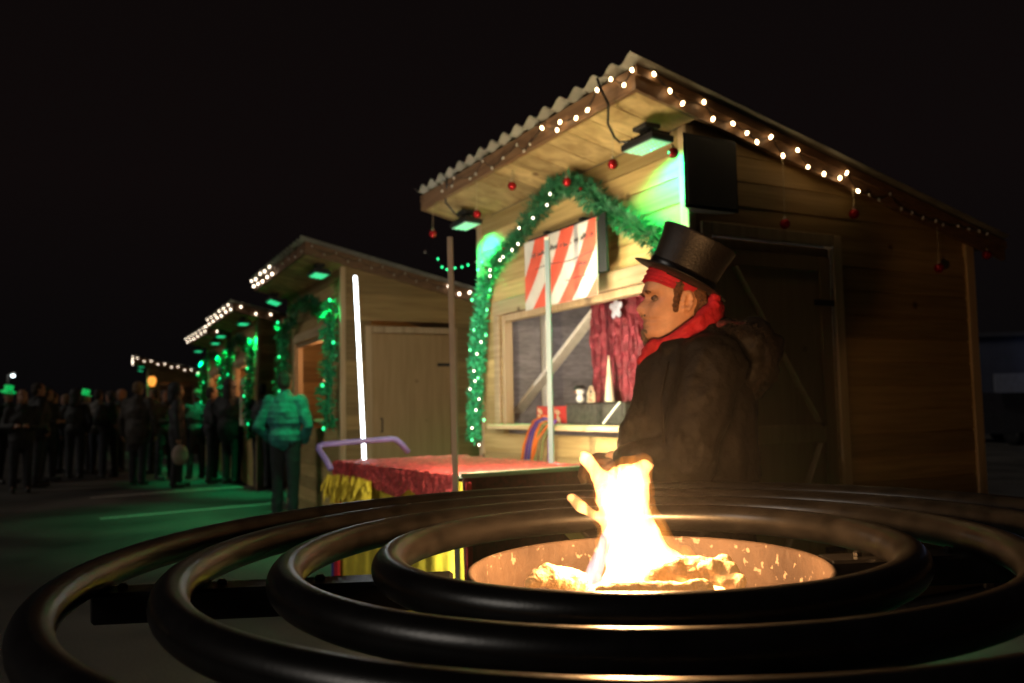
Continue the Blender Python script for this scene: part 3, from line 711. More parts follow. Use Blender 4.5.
# striped scarf over the sill
sc_t = thing('striped_scarf', 'orange purple and green knitted scarf draped from the hut sill', 'scarf', H1(*F1(540, 425, -.1)), YAW1)
cols = [((.75, .16, .02), 'orange'), ((.12, .03, .25), 'purple'), ((.08, .06, .35), 'blue'), ((.75, .16, .02), 'orange'), ((.2, .22, .08), 'olive')]
for k, (c_, nm) in enumerate(cols):
    off = k * 3.6
    path = [(522 + off * .9, 462), (524 + off * .85, 446), (528 + off * .8, 432), (534 + off * .65, 421 + k * .8), (543 + off * .4, 416 + k * 1.6), (552 + off * .2, 417 + k * 2)]
    b = MB(); b.tube([H1(*F1(x, y, -.10 - .004 * k)) for x, y in path], .011, 8, flat=.6); b.build('stripe', mat('yarn_' + nm, c_, .9, bump=.4, bscale=60), sc_t, smooth=True, world=True)
for k, (c_, nm) in enumerate(cols[3:] + cols[1:2]):
    path = [(552 + k * 2, 420), (546 + k * 2.5, 428), (537 + k * 6, 440), (533 + k * 8, 462)]
    b = MB(); b.tube([H1(*F1(x, y, -.125)) for x, y in path], .010, 8, flat=.6); b.build('stripe', mat('yarn_' + nm, c_, .9), sc_t, smooth=True, world=True)
# interior work lamp
il = thing('interior_lamp', 'white strip lamp fixed inside the nearest hut over the counter', 'lamp', H1(.75, 1.4, 2.35), YAW1)
b = MB(); b.bbox((-.03, -.3, -.02), (.03, .3, .02)); b.build('housing', M_WHITE, il)
b = MB(); b.bbox((-.025, -.29, -.026), (.025, .29, -.0205), .001); b.build('diffuser', emis('cool_tube', (1, .93, .86), 5), il)
lamp('lamp_light', 'AREA', il, (0, 0, -.03), 15, (1, .93, .88), .3, (0, 0, -1), world=False)

# ------------------------------------------------------------------ other huts
def far_hut(near_px, near_depth, yaw, label, **k):
    Q = at(near_px[0], near_px[1], near_depth); yw = R(yaw)
    u = V((-math.sin(yw), math.cos(yw), 0)); v = V((math.cos(yw), math.sin(yw), 0))
    Pn = V((Q.x, Q.y, 0)) + v * OA + u * OB
    h = make_hut(Pn, yw, label, (.42, 2.1, 1.12, 2.05), (.32, 1.22, 2.02), **k)
    M = Matrix.Translation(Pn) @ Matrix.Rotation(yw, 4, 'Z'); print(label, Q, Pn); return h, M
h2, M2 = far_hut((305, 236), 8.55, 26.5, 'second market hut with plain door and green jacket customer at front', inner=False, braced=False)
h3, M3_ = far_hut((233, 300), 13.3, 27, 'third market hut glowing green with pale poster on front', inner=False, braced=False)
h4, M4 = far_hut((207, 327), 17.0, 28, 'fourth market hut squeezed behind the third one', inner=False, braced=False)
h5, M5 = far_hut((134, 356), 25.0, 24, 'farthest market hut with lights along its dim side', inner=False, braced=False)
names = ['second', 'third', 'fourth', 'farthest']
pw = [160, 260, 240, 40]
M_WARMIN = mat('orange_goods', (.55, .16, .05), .7, var=.6, scale=9)
for i, (h, M) in enumerate(((h2, M2), (h3, M3_), (h4, M4), (h5, M5))):
    nm = names[i]
    flood(h, M, -.2, .14, 2.62, 'green flood lamp near the front corner of %s hut' % nm, pw[i], [.12, -.25, -.25, -.2][i], sc=1.2, spot=[1.6, 1.5, 1.5, 1.4][i])
    flood(h, M, -.2, HL - .05, 2.62, 'green flood lamp at the far end of %s hut eave' % nm, pw[i], [.32, -.1, -.2, -.2][i], sc=1.2, spot=[1.3, 1.5, 1.5, 1.4][i])
    # front eave lights, dense zigzag
    n = [20, 13, 12, 9][i]; pts = []; dat = []
    for k in range(n):
        y = -OB + (HL + OBL + OB) * k / (n - 1); pts.append(M @ V((-OA - .035, y, ZT - .05 - (.0 if k % 2 else .09) + random.uniform(-.015, .015))))
        lit = (y > 1.3) if i == 0 else True
        dat.append((B_COOL if i < 2 else B_ONB) if lit else B_OFF)
    light_string('white bulbs zigzagging along front eave of %s hut' % nm, pts, dat, .01)
    pts = []; dat = []; n = [24, 13, 8, 16][i]
    for k in range(n):
        x = -OA + (HW + OC + OA) * (k + .5) / n; zz = rz_(x) - .08 - (.05 if k % 2 else .0)
        pts.append(M @ V((x, -OB - .04, zz))); dat.append(B_COOL if (i > 0 or x > 1.05) else B_OFF)
    light_string('round white bulbs along side eave of %s hut' % nm, pts, dat, .02)
    # garlands down both sides and across the top
    if i < 3:
        for (yy, pos) in ((.12, 'near'), (HL - .1, 'far')):
            pa = [M @ V((-.10 + .02 * math.sin(k), yy + .03 * math.sin(k * 1.7), 2.35 - k * .22)) for k in range(8 if i else 7)]
            garland(pa, .10, 420, 'green tinsel garland down the %s front corner of %s hut' % (pos, nm), leaf=.08, wid=.022, m=M_GARL2,
                    bulbs=[(pa[k] + V((random.uniform(-.05, .05), -.09, 0)), B_LEAF_GLOW) for k in range(0, len(pa), 2)])  # added glowing beads stand in for tinsel leaves lit by the floods
        pa = [M @ V((-.10, .3 + (HL - .6) * k / 10, 2.2 + .28 * math.sin(math.pi * k / 10))) for k in range(11)]
        garland(pa, .10, 420, 'dark green garland arched over the window of %s hut' % nm, leaf=.07, wid=.014)
    # goods in the window
    gd = thing('goods_shelf', 'orange lit shelf of goods inside the %s hut window' % nm, 'shelf', M @ V((.5, 1.25, 1.12)), h.rotation_euler.z)
    b = MB()
    for zz in (0, .3, .6): b.bbox((-.1, -.8, zz), (.1, .8, zz + .02))
    b.build('boards', W_TRIM, gd)
    b = MB()
    for zz in (.022, .322, .622):
        yy = -.72
        while yy < .7:
            s1 = random.uniform(.04, .09)
            if random.random() < .5: b.bbox((-.06, yy, zz), (.04, yy + s1, zz + random.uniform(.08, .2)))
            else: b.lathe([(s1 * .5, 0), (s1 * .6, .08), (s1 * .3, .15), (0, .16)], 10, Matrix.Translation((0, yy + s1 / 2, zz)))
            yy += s1 + .03
    b.build('goods', M_WARMIN, gd)
    lamp('lamp_light', 'POINT', gd, (-.25, 0, .75), [12, 14, 14, 6][i], (1, .5, .22), .1, world=False)
# poster on the third hut
po = thing('poster', 'pale pink poster hung on the front of the third hut', 'poster', M3_ @ V((-.13, .55, 1.35)), h3.rotation_euler.z)
b = MB(); b.bbox((-.01, -.24, -.35), (.01, .24, .42), .003); b.build('sheet', mat('poster_paper', (.75, .5, .42), .6, var=.5, scale=4), po)
b = MB(); b.bbox((-.014, -.18, .1), (-.0105, .18, .3), .001); b.bbox((-.014, -.12, -.25), (-.0105, .05, .0), .001); b.build('picture', mat('poster_art', (.5, .08, .06), .6, var=.5), po)
# green bulbs string between huts
pts = [at(x, y, 8.2) for x, y in ((425, 252), (438, 259), (442, 267), (447, 269.5), (455, 268), (462, 267), (468, 265), (476, 262))]
light_string('tiny green bulbs strung beside the second hut roof', pts, [B_OFF] + [B_MING] * 6 + [B_OFF], .02)

# ------------------------------------------------------------------ fire table
S = .857
FC = V((0.2285, 1.509, 0)); ZB, ZR, RT, RB, R1, DR = .928, .9485, .0285, .3020, .4283, .1626
ft = thing('fire_table', 'round black steel fire table of four concentric pipe rings', 'fire table', (FC.x, FC.y, 0), R(3))
ft.rotation_euler = (.0095, -.0165, R(3))
for k in range(4):
    r = R1 + DR * k; b = MB(); n = 160
    b.tube([(r * math.cos(2 * math.pi * i / n), r * math.sin(2 * math.pi * i / n), ZR) for i in range(n)], RT, 28, closed=True)
    o = b.build('ring', M_RING, ft, smooth=True); o['label'] = ['innermost ring around the bowl', 'second ring', 'third ring', 'outermost ring'][k]
for k, a in enumerate((0, 90, 180, 270)):
    Mz = Matrix.Rotation(R(a + (2 if k % 2 else 0)), 4, 'Z'); b = MB(); b.bbox((RB + .02, -.035, ZR - RT - .044), (R1 + 3 * DR - .005, .035, ZR - RT + .006), .005, Mz)
    b.build('spoke', M_RING, ft)
    for j in range(4):
        bo = MB(); bo.lathe([(.008, 0), (.008, .006), (.005, .009), (0, .0095)], 6, Mz @ Matrix.Translation((R1 + DR * j - .045, .0, ZR - RT + .0065))); bo.build('bolt', M_RING, ft)
b = MB()
b.lathe([(0, ZB - .16), (.2, ZB - .155), (.285, ZB - .13), (.296, ZB - .09), (RB - .004, ZB - .004), (RB, ZB), (RB + .006, ZB - .001), (RB + .007, ZB - .006), (.303, ZB - .1), (.29, ZB - .15), (.2, ZB - .175), (0, ZB - .18)], 96)
def rustm():
    nt = M_RUST.node_tree; N = nt.nodes; L = nt.links; b_ = N['Principled BSDF']
    v = N.new('ShaderNodeTexNoise'); v.inputs['Scale'].default_value = 62; v.inputs['Detail'].default_value = 3
    tc_ = N.new('ShaderNodeTexCoord'); L.new(tc_.outputs['Object'], v.inputs['Vector'])
    r_ = N.new('ShaderNodeValToRGB'); r_.color_ramp.elements[0].position = .63; r_.color_ramp.elements[0].color = (0, 0, 0, 1); r_.color_ramp.elements[1].position = .67; r_.color_ramp.elements[1].color = (1, 1, 1, 1)
    L.new(v.outputs['Fac'], r_.inputs['Fac'])
    mx = N.new('ShaderNodeMix'); mx.data_type = 'RGBA'; old = b_.inputs['Base Color'].links[0].from_socket
    L.new(r_.outputs['Color'], mx.inputs[0]); L.new(old, mx.inputs[6]); mx.inputs[7].default_value = (.22, .17, .13, 1); L.new(mx.outputs[2], b_.inputs['Base Color'])
rustm()
o = b.build('bowl', M_RUST, ft, smooth=True); o.location = (.010, 0, 0)
b = MB(); b.lathe([(.30, .0), (.30, .02), (.10, .03), (.085, .05), (.085, ZB - .18), (.16, ZB - .172)], 40); b.build('pedestal', M_RING, ft, smooth=True)
M_ASH = mat('ash_bed', (.25, .2, .17), .9, var=.6, scale=30, bump=1.0, bscale=60)
b = MB(); n = 40; vs = [(0, 0, ZB - .07)]; fs = []
for j in range(1, 12):
    for k in range(n):
        r = .288 * j / 11; a = 2 * math.pi * k / n; vs.append((r * math.cos(a), r * math.sin(a), ZB - .078 - .02 * (j / 11) ** 2 + .022 * noise.noise(V((r * math.cos(a) * 22, r * math.sin(a) * 22, 0)))))
for k in range(n): fs.append((0, 1 + k, 1 + (k + 1) % n))
for j in range(10):
    for k in range(n): a = 1 + j * n; c = a + n; l_ = (k + 1) % n; fs.append((a + k, c + k, c + l_, a + l_))
b.add(vs, fs); b.build('ash_bed', M_ASH, ft, smooth=True)
# burning logs
M_LOG = mat('burning_log', (.62, .42, .25), .85, var=.35, scale=26, bump=1.0, bscale=34, emit=(1.0, .42, .10), es=.35)
def log(pts, rad, label, seed, flat=1.0):
    c = sum((V(p) for p in pts), V()) / len(pts); t = thing('firewood_log', label, 'log', c, 0, 'logs burning in the bowl')
    random.seed(seed); b = MB()
    for i in range(len(pts) - 1): b.caps(pts[i], pts[i + 1], rad[i], rad[i + 1], 10)
    for k in range(6):
        i = random.randrange(len(pts) - 1); p = V(pts[i]).lerp(V(pts[i + 1]), random.random()); b.ball(p + V((random.uniform(-1, 1), random.uniform(-1, 1), random.uniform(-.5, 1))) * rad[i] * .7, rad[i] * .55, 7, 5)
    o = blob(b, 'wood', M_LOG, t, .0035, 2, disp=.005, dscale=.035)
    return t
def fp(px, py, y=1.5): return at(px, py, y)
log([fp(530, 584, 1.40), fp(548, 576, 1.42), fp(578, 583, 1.46)], [.010, .021, .022], 'pale charred log lump at left of the flame', 3)
log([fp(655, 575, 1.42), fp(690, 569, 1.42), fp(722, 566, 1.44)], [.022, .022, .018], 'split log behind, resting across the bowl right of flame', 5)
log([fp(708, 572, 1.42), fp(728, 574, 1.40), fp(738, 590, 1.38)], [.022, .022, .012], 'knobbly cracked log end at right of the fire', 8)
log([fp(600, 592, 1.34), fp(650, 588, 1.33), fp(705, 589, 1.35)], [.010, .012, .014], 'thin log lying in front under the flame', 11)
log([fp(610, 583, 1.5), fp(650, 583, 1.5), fp(690, 584, 1.5)], [.018, .02, .018], 'log in the middle of the fire with flames on it', 13)
random.seed(21)
# flames: real glowing gas volume
def flame_mat(name, col, s):
    m = bpy.data.materials.new(name); m.use_nodes = True; nt = m.node_tree; nt.nodes.clear()
    out = nt.nodes.new('ShaderNodeOutputMaterial'); e = nt.nodes.new('ShaderNodeEmission'); e.inputs['Color'].default_value = (*col, 1); e.inputs['Strength'].default_value = s
    tc_ = nt.nodes.new('ShaderNodeTexCoord'); mp_ = nt.nodes.new('ShaderNodeMapping'); mp_.inputs['Scale'].default_value = (30, 30, 9); nz = nt.nodes.new('ShaderNodeTexNoise'); nz.inputs['Scale'].default_value = 1.0; nz.inputs['Detail'].default_value = 2; nz.inputs['Distortion'].default_value = .8
    nt.links.new(tc_.outputs['Object'], mp_.inputs['Vector']); nt.links.new(mp_.outputs['Vector'], nz.inputs['Vector'])
    mr_ = nt.nodes.new('ShaderNodeMapRange'); mr_.inputs[1].default_value = .42; mr_.inputs[2].default_value = .62; mr_.inputs[3].default_value = s * .25; mr_.inputs[4].default_value = s * 1.5
    nt.links.new(nz.outputs['Fac'], mr_.inputs[0]); nt.links.new(mr_.outputs[0], e.inputs['Strength']); nt.links.new(e.outputs[0], out.inputs['Volume']); m.cycles.homogeneous_volume = False; return m
fl = thing('flame', 'tall white yellow flame leaping from the logs in the bowl', 'flame', (FC.x, 1.45, ZB - .06))
def tongue(mb, pts, Y=1.45):
    k = Y / FPX
    for (x0, y0, r0), (x1, y1, r1) in zip(pts[:-1], pts[1:]): mb.caps(at(x0, y0, Y), at(x1, y1, Y), r0 * k, r1 * k, 12)
b = MB()
tongue(b, [(645, 592, 26), (641, 570, 33), (635, 545, 29), (628, 518, 24), (626, 496, 24), (629, 483, 20), (640, 472, 9), (648, 465, 3)])
tongue(b, [(606, 494, 10), (622, 482, 11), (638, 471, 8), (648, 466, 3.5), (652, 470, 1.5)])
tongue(b, [(618, 500, 18), (610, 488, 14), (603, 482, 9)], 1.45)
tongue(b, [(612, 496, 14), (601, 482, 9), (592, 469, 7.0), (586, 460, 5.5), (582, 455, 2)], 1.44)
tongue(b, [(632, 476, 14), (644, 468, 8), (650, 466, 4), (652, 470, 1.5)])
tongue(b, [(614, 536, 9), (602, 518, 6.5), (591, 511, 6), (582, 506, 7.5), (575, 501, 6)], 1.45)
tongue(b, [(640, 575, 26), (668, 582, 20), (700, 578, 12), (722, 580, 9)])
tongue(b, [(640, 550, 20), (655, 562, 20), (680, 570, 12)])
tongue(b, [(596, 592, 10), (620, 588, 14), (650, 590, 16), (690, 592, 10)], 1.42)
for v in b.v:
    v += V((noise.noise(v * 18), noise.noise(v * 18 + V((5, 5, 5))), noise.noise(v * 18 + V((9, 5, 2))))) * .013 + V((noise.noise(v * 45), 0, noise.noise(v * 45 + V((3, 1, 7))))) * .006
ov = MB()
for (x, y, r) in ((645, 588, 40), (641, 566, 44), (634, 540, 39), (626, 515, 33), (624, 494, 31), (631, 478, 24), (645, 464, 11), (596, 470, 13), (583, 456, 6), (600, 516, 13), (582, 504, 11), (672, 576, 32), (708, 580, 20), (598, 585, 20)):
    ov.ball(at(x, y, 1.45), r * 1.45 / FPX, 12, 8)
oo_ = blob(ov, 'glow', flame_mat('flame_outer', (1, .33, .05), 9), fl, .006, 10, disp=.008, dscale=.04)
tongue(b, [(700, 580, 12), (735, 587, 7)], 1.43)
fo = blob(b, 'fire', flame_mat('flame_gas', (1, .46, .14), 230), fl, .004, 6, disp=.004, dscale=.03)
b = MB()
tongue(b, [(590, 584, 8), (596, 566, 8), (602, 548, 6), (606, 532, 4), (612, 520, 3)], 1.47)
tongue(b, [(606, 584, 7), (612, 560, 5.5), (614, 540, 4), (613, 524, 4)], 1.43)
blob(b, 'wisp', flame_mat('flame_wisp', (.85, .5, .62), 75), fl, .004, 4, disp=.003, dscale=.04)
lamp('fire_light', 'POINT', fl, at(628, 530, 1.45), 6.5, (1, .50, .19), .05)
lamp('fire_light', 'POINT', fl, at(665, 562, 1.45), 1.8, (1, .46, .16), .035)
lamp('fire_light', 'POINT', fl, at(622, 478, 1.47), 36, (1, .52, .2), .04)

sm = bpy.data.materials.new('thin_halo_haze'); sm.use_nodes = True; nt = sm.node_tree; nt.nodes.clear(); oo = nt.nodes.new('ShaderNodeOutputMaterial'); pv = nt.nodes.new('ShaderNodeVolumePrincipled')  # haze volume added around the flame to give a lens-glow halo
g_ = nt.nodes.new('ShaderNodeTexGradient'); g_.gradient_type = 'SPHERICAL'; t_ = nt.nodes.new('ShaderNodeTexCoord'); m_ = nt.nodes.new('ShaderNodeMapping'); m_.inputs['Scale'].default_value = (1 / .55, 1 / .45, 1 / .5)
nt.links.new(t_.outputs['Object'], m_.inputs['Vector']); nt.links.new(m_.outputs['Vector'], g_.inputs['Vector']); k_ = nt.nodes.new('ShaderNodeMath'); k_.operation = 'MULTIPLY'; k_.inputs[1].default_value = .018
nt.links.new(g_.outputs['Fac'], k_.inputs[0]); nt.links.new(k_.outputs[0], pv.inputs['Density'])
pv.inputs['Color'].default_value = (.9, .88, .85, 1); pv.inputs['Anisotropy'].default_value = .2; nt.links.new(pv.outputs[0], oo.inputs['Volume'])
b = MB(); b.ball((0, 0, 0), (.56, .46, .51), 32, 20); o = b.build('halo_haze', sm, smooth=True); o.location = at(640, 500, 1.5); tag(o, 'thin haze added around the flame for a glow halo over the fire table', 'halo_haze', kind='stuff')

# ------------------------------------------------------------------ the cart
CZ = .88
N0 = atz(460, 476, CZ); Lc = atz(335, 461, CZ); Rc = atz(560, 463, CZ)
print('cart', N0, Lc, Rc, (Lc - N0).length, (Rc - N0).length)
cy = math.atan2(-(Lc - N0).x, (Lc - N0).y); cl_, cw_ = (Lc - N0).length, (Rc - N0).length
cart = thing('parade_cart', 'decorated cart with crinkled red top, yellow skirt and light posts', 'cart', (N0.x, N0.y, 0), cy)
cart_a = math.atan2((Rc - N0).y, (Rc - N0).x) - cy; SHX = math.tan(cart_a)
print('cart skew', math.degrees(cart_a))
CWd = cw_ * math.cos(cart_a) if abs(cart_a) < .5 else cw_
def grid(mb, f, n, m):
    vs = [f(i / n, j / m) for j in range(m + 1) for i in range(n + 1)]
    mb.add(vs, [(j * (n + 1) + i, j * (n + 1) + i + 1, (j + 1) * (n + 1) + i + 1, (j + 1) * (n + 1) + i) for j in range(m) for i in range(n)])
M_CREP = mat('red_crepe', (.62, .075, .08), .55, var=.35, scale=30, bump=1.0, bscale=45)
b = MB()
grid(b, lambda u, v: (u * CWd, v * cl_, CZ + .012 * noise.noise(V((u * 14, v * 26, 0))) + .004 * noise.noise(V((u * 60, v * 90, 0)))), 60, 90)
# valance on long near-left side (x=0) and scallops
def val(u, v):
    y = u * cl_; drop = .10 + .05 * abs(math.sin(u * math.pi * 3.2)) + .03 * noise.noise(V((u * 9, 0, 0)))
    return (-.012 - .014 * abs(noise.noise(V((u * 26, v * 3, 1)))) - .01 * v, y, CZ - v * drop + .01 * noise.noise(V((u * 14, v * 4, 5))))
grid(b, val, 110, 10)
def vend(u, v):
    return (u * CWd, cl_ + .012 + .012 * abs(noise.noise(V((u * 16, v * 3, 2)))), CZ - v * (.12 + .04 * abs(math.sin(u * 9))))
grid(b, vend, 40, 8)
b.build('red_cloth', M_CREP, cart, smooth=True)
M_YEL = mat('yellow_fabric', (.74, .62, .05), .7, var=.12, scale=12, bump=.35, bscale=20)
b = MB(); grid(b, lambda u, v: (.012 + .010 * math.sin(u * 60) * v + .01 * noise.noise(V((u * 8, v * 2, 0))), u * cl_, CZ - .03 - v * .74), 160, 14)
grid(b, lambda u, v: (u * CWd, cl_ - .006 + .01 * math.sin(u * 40) * v, CZ - .03 - v * .74), 60, 12)
b.build('yellow_skirt', M_YEL, cart, smooth=True)
# yellow ragged fringe
b = MB(); random.seed(5)
for k in range(520):
    u = random.random(); end = False; bunch = 1 - min(1, (1 - u) * 5) if not end else 1
    x, y = (-.035 + random.uniform(-.02, .01), cl_ * u) if not end else (random.random() * CWd * .5, cl_ + .03)
    if u < .6: continue
    z = CZ - .07 - random.random() * .1; d = V((random.uniform(-.5, .1), random.uniform(-.5, .5), -1)).normalized() * random.uniform(.04, .11) * (1 + bunch * .5); s_ = V((0, .006, .002))
    p = V((x, y, z)); b.add([p - s_, p + s_, p + d * .6 + s_ * 1.6 + V((-.01, 0, 0)), p + d, p + d * .6 - s_], [(0, 1, 2, 3, 4)])
b.build('yellow_fringe', M_YEL, cart)
# red side stripe at the left end, blue edging
b = MB(); b.bbox((-.02, cl_ - .10, .10), (-.003, cl_ - .03, CZ - .2), .003); b.build('red_band', M_RED, cart)
b = MB(); b.bbox((-.02, cl_ - .022, .10), (-.003, cl_ + .02, CZ - .2), .003); b.build('blue_band', mat('blue_cloth', (.05, .05, .3), .7), cart)
# dark tinsel curtain on the right end (y=0 face)
M_DK = mat('maroon_tinsel', (.055, .008, .012), .4, .2, var=.6, scale=40)
b = MB(); random.seed(9)
for k in range(420):
    x = CWd * (.05 + .95 * k / 420) + random.uniform(-.004, .004); L_ = random.uniform(.62, .74); w_ = .0035
    y = -.004 - random.random() * .02; p = [V((x, y, CZ - .012))]
    for j in range(1, 6): p.append(V((x + .008 * math.sin(j * 1.3 + k), y - .006 * math.sin(j + k * .7), CZ - .012 - L_ * j / 5)))
    for j in range(5): b.add([p[j] - V((w_, 0, 0)), p[j] + V((w_, 0, 0)), p[j + 1] + V((w_, 0, 0)), p[j + 1] - V((w_, 0, 0))], [(0, 1, 2, 3)])
b.bbox((.02, .002, .12), (CWd, .008, CZ - .01), .001)
b.build('tinsel_curtain', M_DK, cart)
b = MB(); b.bbox((.015, -.034, .2), (.045, -.026, CZ - .03), .002); b.build('red_ribbon', M_RED, cart)
b = MB(); b.bbox((-.005, -.02, CZ - .01), (CWd + .01, .0, CZ + .014), .003); b.build('edge_trim', mat('pale_trim', (.28, .32, .26), .5), cart)
# frame, legs and wheels
b = MB(); b.bbox((.03, .03, CZ - .06), (CWd - .03, cl_ - .03, CZ - .03), .004); b.bbox((.03, .03, .16), (CWd - .03, cl_ - .03, .2), .004)
for x in (.05, CWd - .05):
    for y in (.05, cl_ - .05): b.bbox((x - .02, y - .02, .2), (x + .02, y + .02, CZ - .06), .003)
b.build('frame', M_ALU, cart)
for x in (.04, CWd - .06):
    for y in (.3, cl_ - .3):
        b = MB(); b.tube([(x + .09 * 0, y + .075 * math.cos(a), .085 + .075 * math.sin(a)) for a in [2 * math.pi * k / 20 for k in range(20)]], .010, 8, closed=True)
        b.lathe([(0, -.012), (.07, -.012), (.07, .012), (0, .012)], 16, Matrix.Translation((x, y, .085)) @ Matrix.Rotation(R(90), 4, 'Y')); b.build('wheel', M_BLACK, cart, smooth=False)
# lilac handle at far end
M_LIL = mat('lilac_tube', (.27, .22, .62), .4, var=.1)
hp = [(331, 469), (326, 460), (318.5, 449), (319, 446), (323, 444.5), (345, 442.5), (370, 440.5), (391, 438.8), (396, 439.5), (401, 443.5), (408, 452)]
dh = [5.2 + .045 * i for i in range(len(hp))]
b = MB(); b.tube([at(x, y, d) for (x, y), d in zip(hp, dh)], .018, 10); b.build('handle', M_LIL, cart, smooth=True, world=True)
# LED posts
def post(p0, p1, face, nm, lit=STRIP, wd=.026, sw=.018):
    b = MB(); b.beam(p0, p1, wd, .022, up=face, ch=.002); o = b.build('light_post', M_POST, cart, world=True)
    f = V(face).normalized() * .0125
    b = MB(); b.beam(V(p0) + f + V((0, 0, .04)), V(p1) + f - V((0, 0, .02)), sw, .004, up=face, ch=.0008)
    s_ = MB(); s_.v = b.v; s_.f = b.f; s_.tone = b.tone; so = s_.build('led_strip', lit, o, world=False)
    so.data.transform(ROOTM(o).inverted()); return o
vN = at(457, 485, N0.y - .03); pN0 = V((vN.x, N0.y - .03, .12)); pN1 = at(450, 237, N0.y - .03)
vR = at(552, 480, Rc.y - .05); pR0 = V((vR.x, Rc.y - .05, .12)); pR1 = at(547, 237, Rc.y - .05)
HN = V1                                      # towards the hut facade
o = post(pN0, pN1, V((.12, 1, 0)), 'near')
def strip_light(o, p0, p1, d, w_, col):
    c = (p0 + p1) / 2 + d.normalized() * .035; l = bpy.data.lights.new('strip_light', 'AREA'); l.shape = 'RECTANGLE'; l.size = .03; l.size_y = (p1 - p0).length - .1; l.energy = w_; l.color = col
    q = bpy.data.objects.new('strip_light', l); COL.objects.link(q); q.parent = o
    ax = (p1 - p0).normalized(); z = -(d.normalized() - ax * d.normalized().dot(ax)).normalized(); x = ax.cross(z)
    m = Matrix((x, ax, z)).transposed().to_4x4(); m.translation = c; q.matrix_local = ROOTM(o).inverted() @ m
strip_light(o, V((pN0.lerp(pN1, .42))), pN1, V1 + U1 * .40, 42, (1, .83, .50))
strip_light(o, pN0 + V((0, 0, .1)), V((pN0.x, pN0.y, .8)), U1 * 1.0 - V1 * .55, 4, (1, .9, .62))
o = post(pR0, pR1, V((-.25, -1, 0)), 'right', lit=emis('pale_green_strip', (.50, .72, .60), .42, .06), wd=.03, sw=.027)
strip_light(o, pR0, pR1, V1 + U1 * .2, 16, (1, .88, .66))
b = MB(); d_ = V1 * -.0; 
Yl = 5.75; b1 = at(365, 462, Yl); t1 = at(355, 276, Yl)
b = MB(); b.beam(V((b1.x + .02, Yl + .02, .2)), t1 + V((.0, .025, 0)), .03, .02, ch=.002, up=V((0, 1, 0))); tb = b.build('light_post', M_POST, cart, world=True)
b = MB(); b.tube([b1 + V((0, 0, -.05)), t1], .0105, 12); q = b.build('led_tube', TUBE, tb, smooth=True); q.data.transform(ROOTM(tb).inverted())
strip_light(tb, b1 + V((.03, 0, .1)), t1 + V((.03, 0, 0)), V((.42, 1, 0)), 13, (.95, .93, .85))

# ------------------------------------------------------------------ people
def head_mesh(mb, M, s=1.0, yoff=0.0):
    """face towards +X, up Z, origin between the eyes' height at head centre"""
    prof = [(-.150, .030, -.065, .052), (-.135, .036, -.067, .052), (-.122, .062, -.068, .050), (-.112, .082, -.07, .050), (-.100, .092, -.072, .054), (-.088, .092, -.075, .058), (-.078, .087, -.078, .061), (-.070, .092, -.08, .063),
            (-.062, .086, -.082, .065), (-.054, .094, -.084, .067), (-.042, .090, -.086, .069), (-.030, .088, -.088, .071), (-.015, .086, -.091, .072), (0, .080, -.094, .073), (.010, .084, -.096, .074), (.020, .094, -.098, .075),
            (.035, .093, -.100, .076), (.055, .088, -.100, .075), (.075, .076, -.095, .071), (.095, .056, -.082, .060), (.108, .036, -.062, .044), (.116, .012, -.030, .020), (.118, 0, -.01, .004)]
    seg = 48; vs = []
    for z, fr, bk, hw in prof:
        cx = (fr + bk) / 2 - .0; ax = (fr - bk) / 2
        for k in range(seg):
            a = 2 * math.pi * k / seg; c, s_ = math.cos(a), math.sin(a)
            e = .86 if c > 0 else 1.0
            x = cx + ax * math.copysign(abs(c) ** e, c); y = hw * math.copysign(abs(s_) ** .9, s_)
            if c > 0:
                # nose
                if -.050 < z < .022:
                    pr = .031 * max(0, (.022 - z) / .058) if z > -.036 else .031 * max(0, (z + .050) / .014)
                    wn = .010 + .006 * (.022 - z) / .06
                    x += pr * math.exp(-(y / wn) ** 2)
                for sy in (-1, 1):
                    x -= .012 * math.exp(-((y - sy * .032) / .016) ** 2 - (z / .011) ** 2)
                    x += .005 * math.exp(-((y - sy * .032) / .02) ** 2 - ((z - .02) / .008) ** 2)
                    x += .004 * math.exp(-((y - sy * .045) / .016) ** 2 - ((z + .03) / .016) ** 2)
            vs.append((x * s, y * s, z * s))
    n = len(prof); fs = [tuple(range(seg))[::-1], tuple((n - 1) * seg + k for k in range(seg))]
    for i in range(n - 1):
        for k in range(seg): l = (k + 1) % seg; fs.append((i * seg + k, i * seg + l, (i + 1) * seg + l, (i + 1) * seg + k))
    mb.add(vs, fs, M)
    for sy in (-1, 1):          # ears
        for t in range(9):
            a = math.pi * (-.45 + 1.5 * t / 8); mb.ball(M @ V(((-.014 - .012 * math.cos(a)) * s, sy * .077 * s, (-.008 + .024 * math.sin(a)) * s)), .0062 * s, 7, 5)
        mb.ball(M @ V((-.004 * s, sy * .075 * s, -.03 * s)), .008 * s, 7, 5)
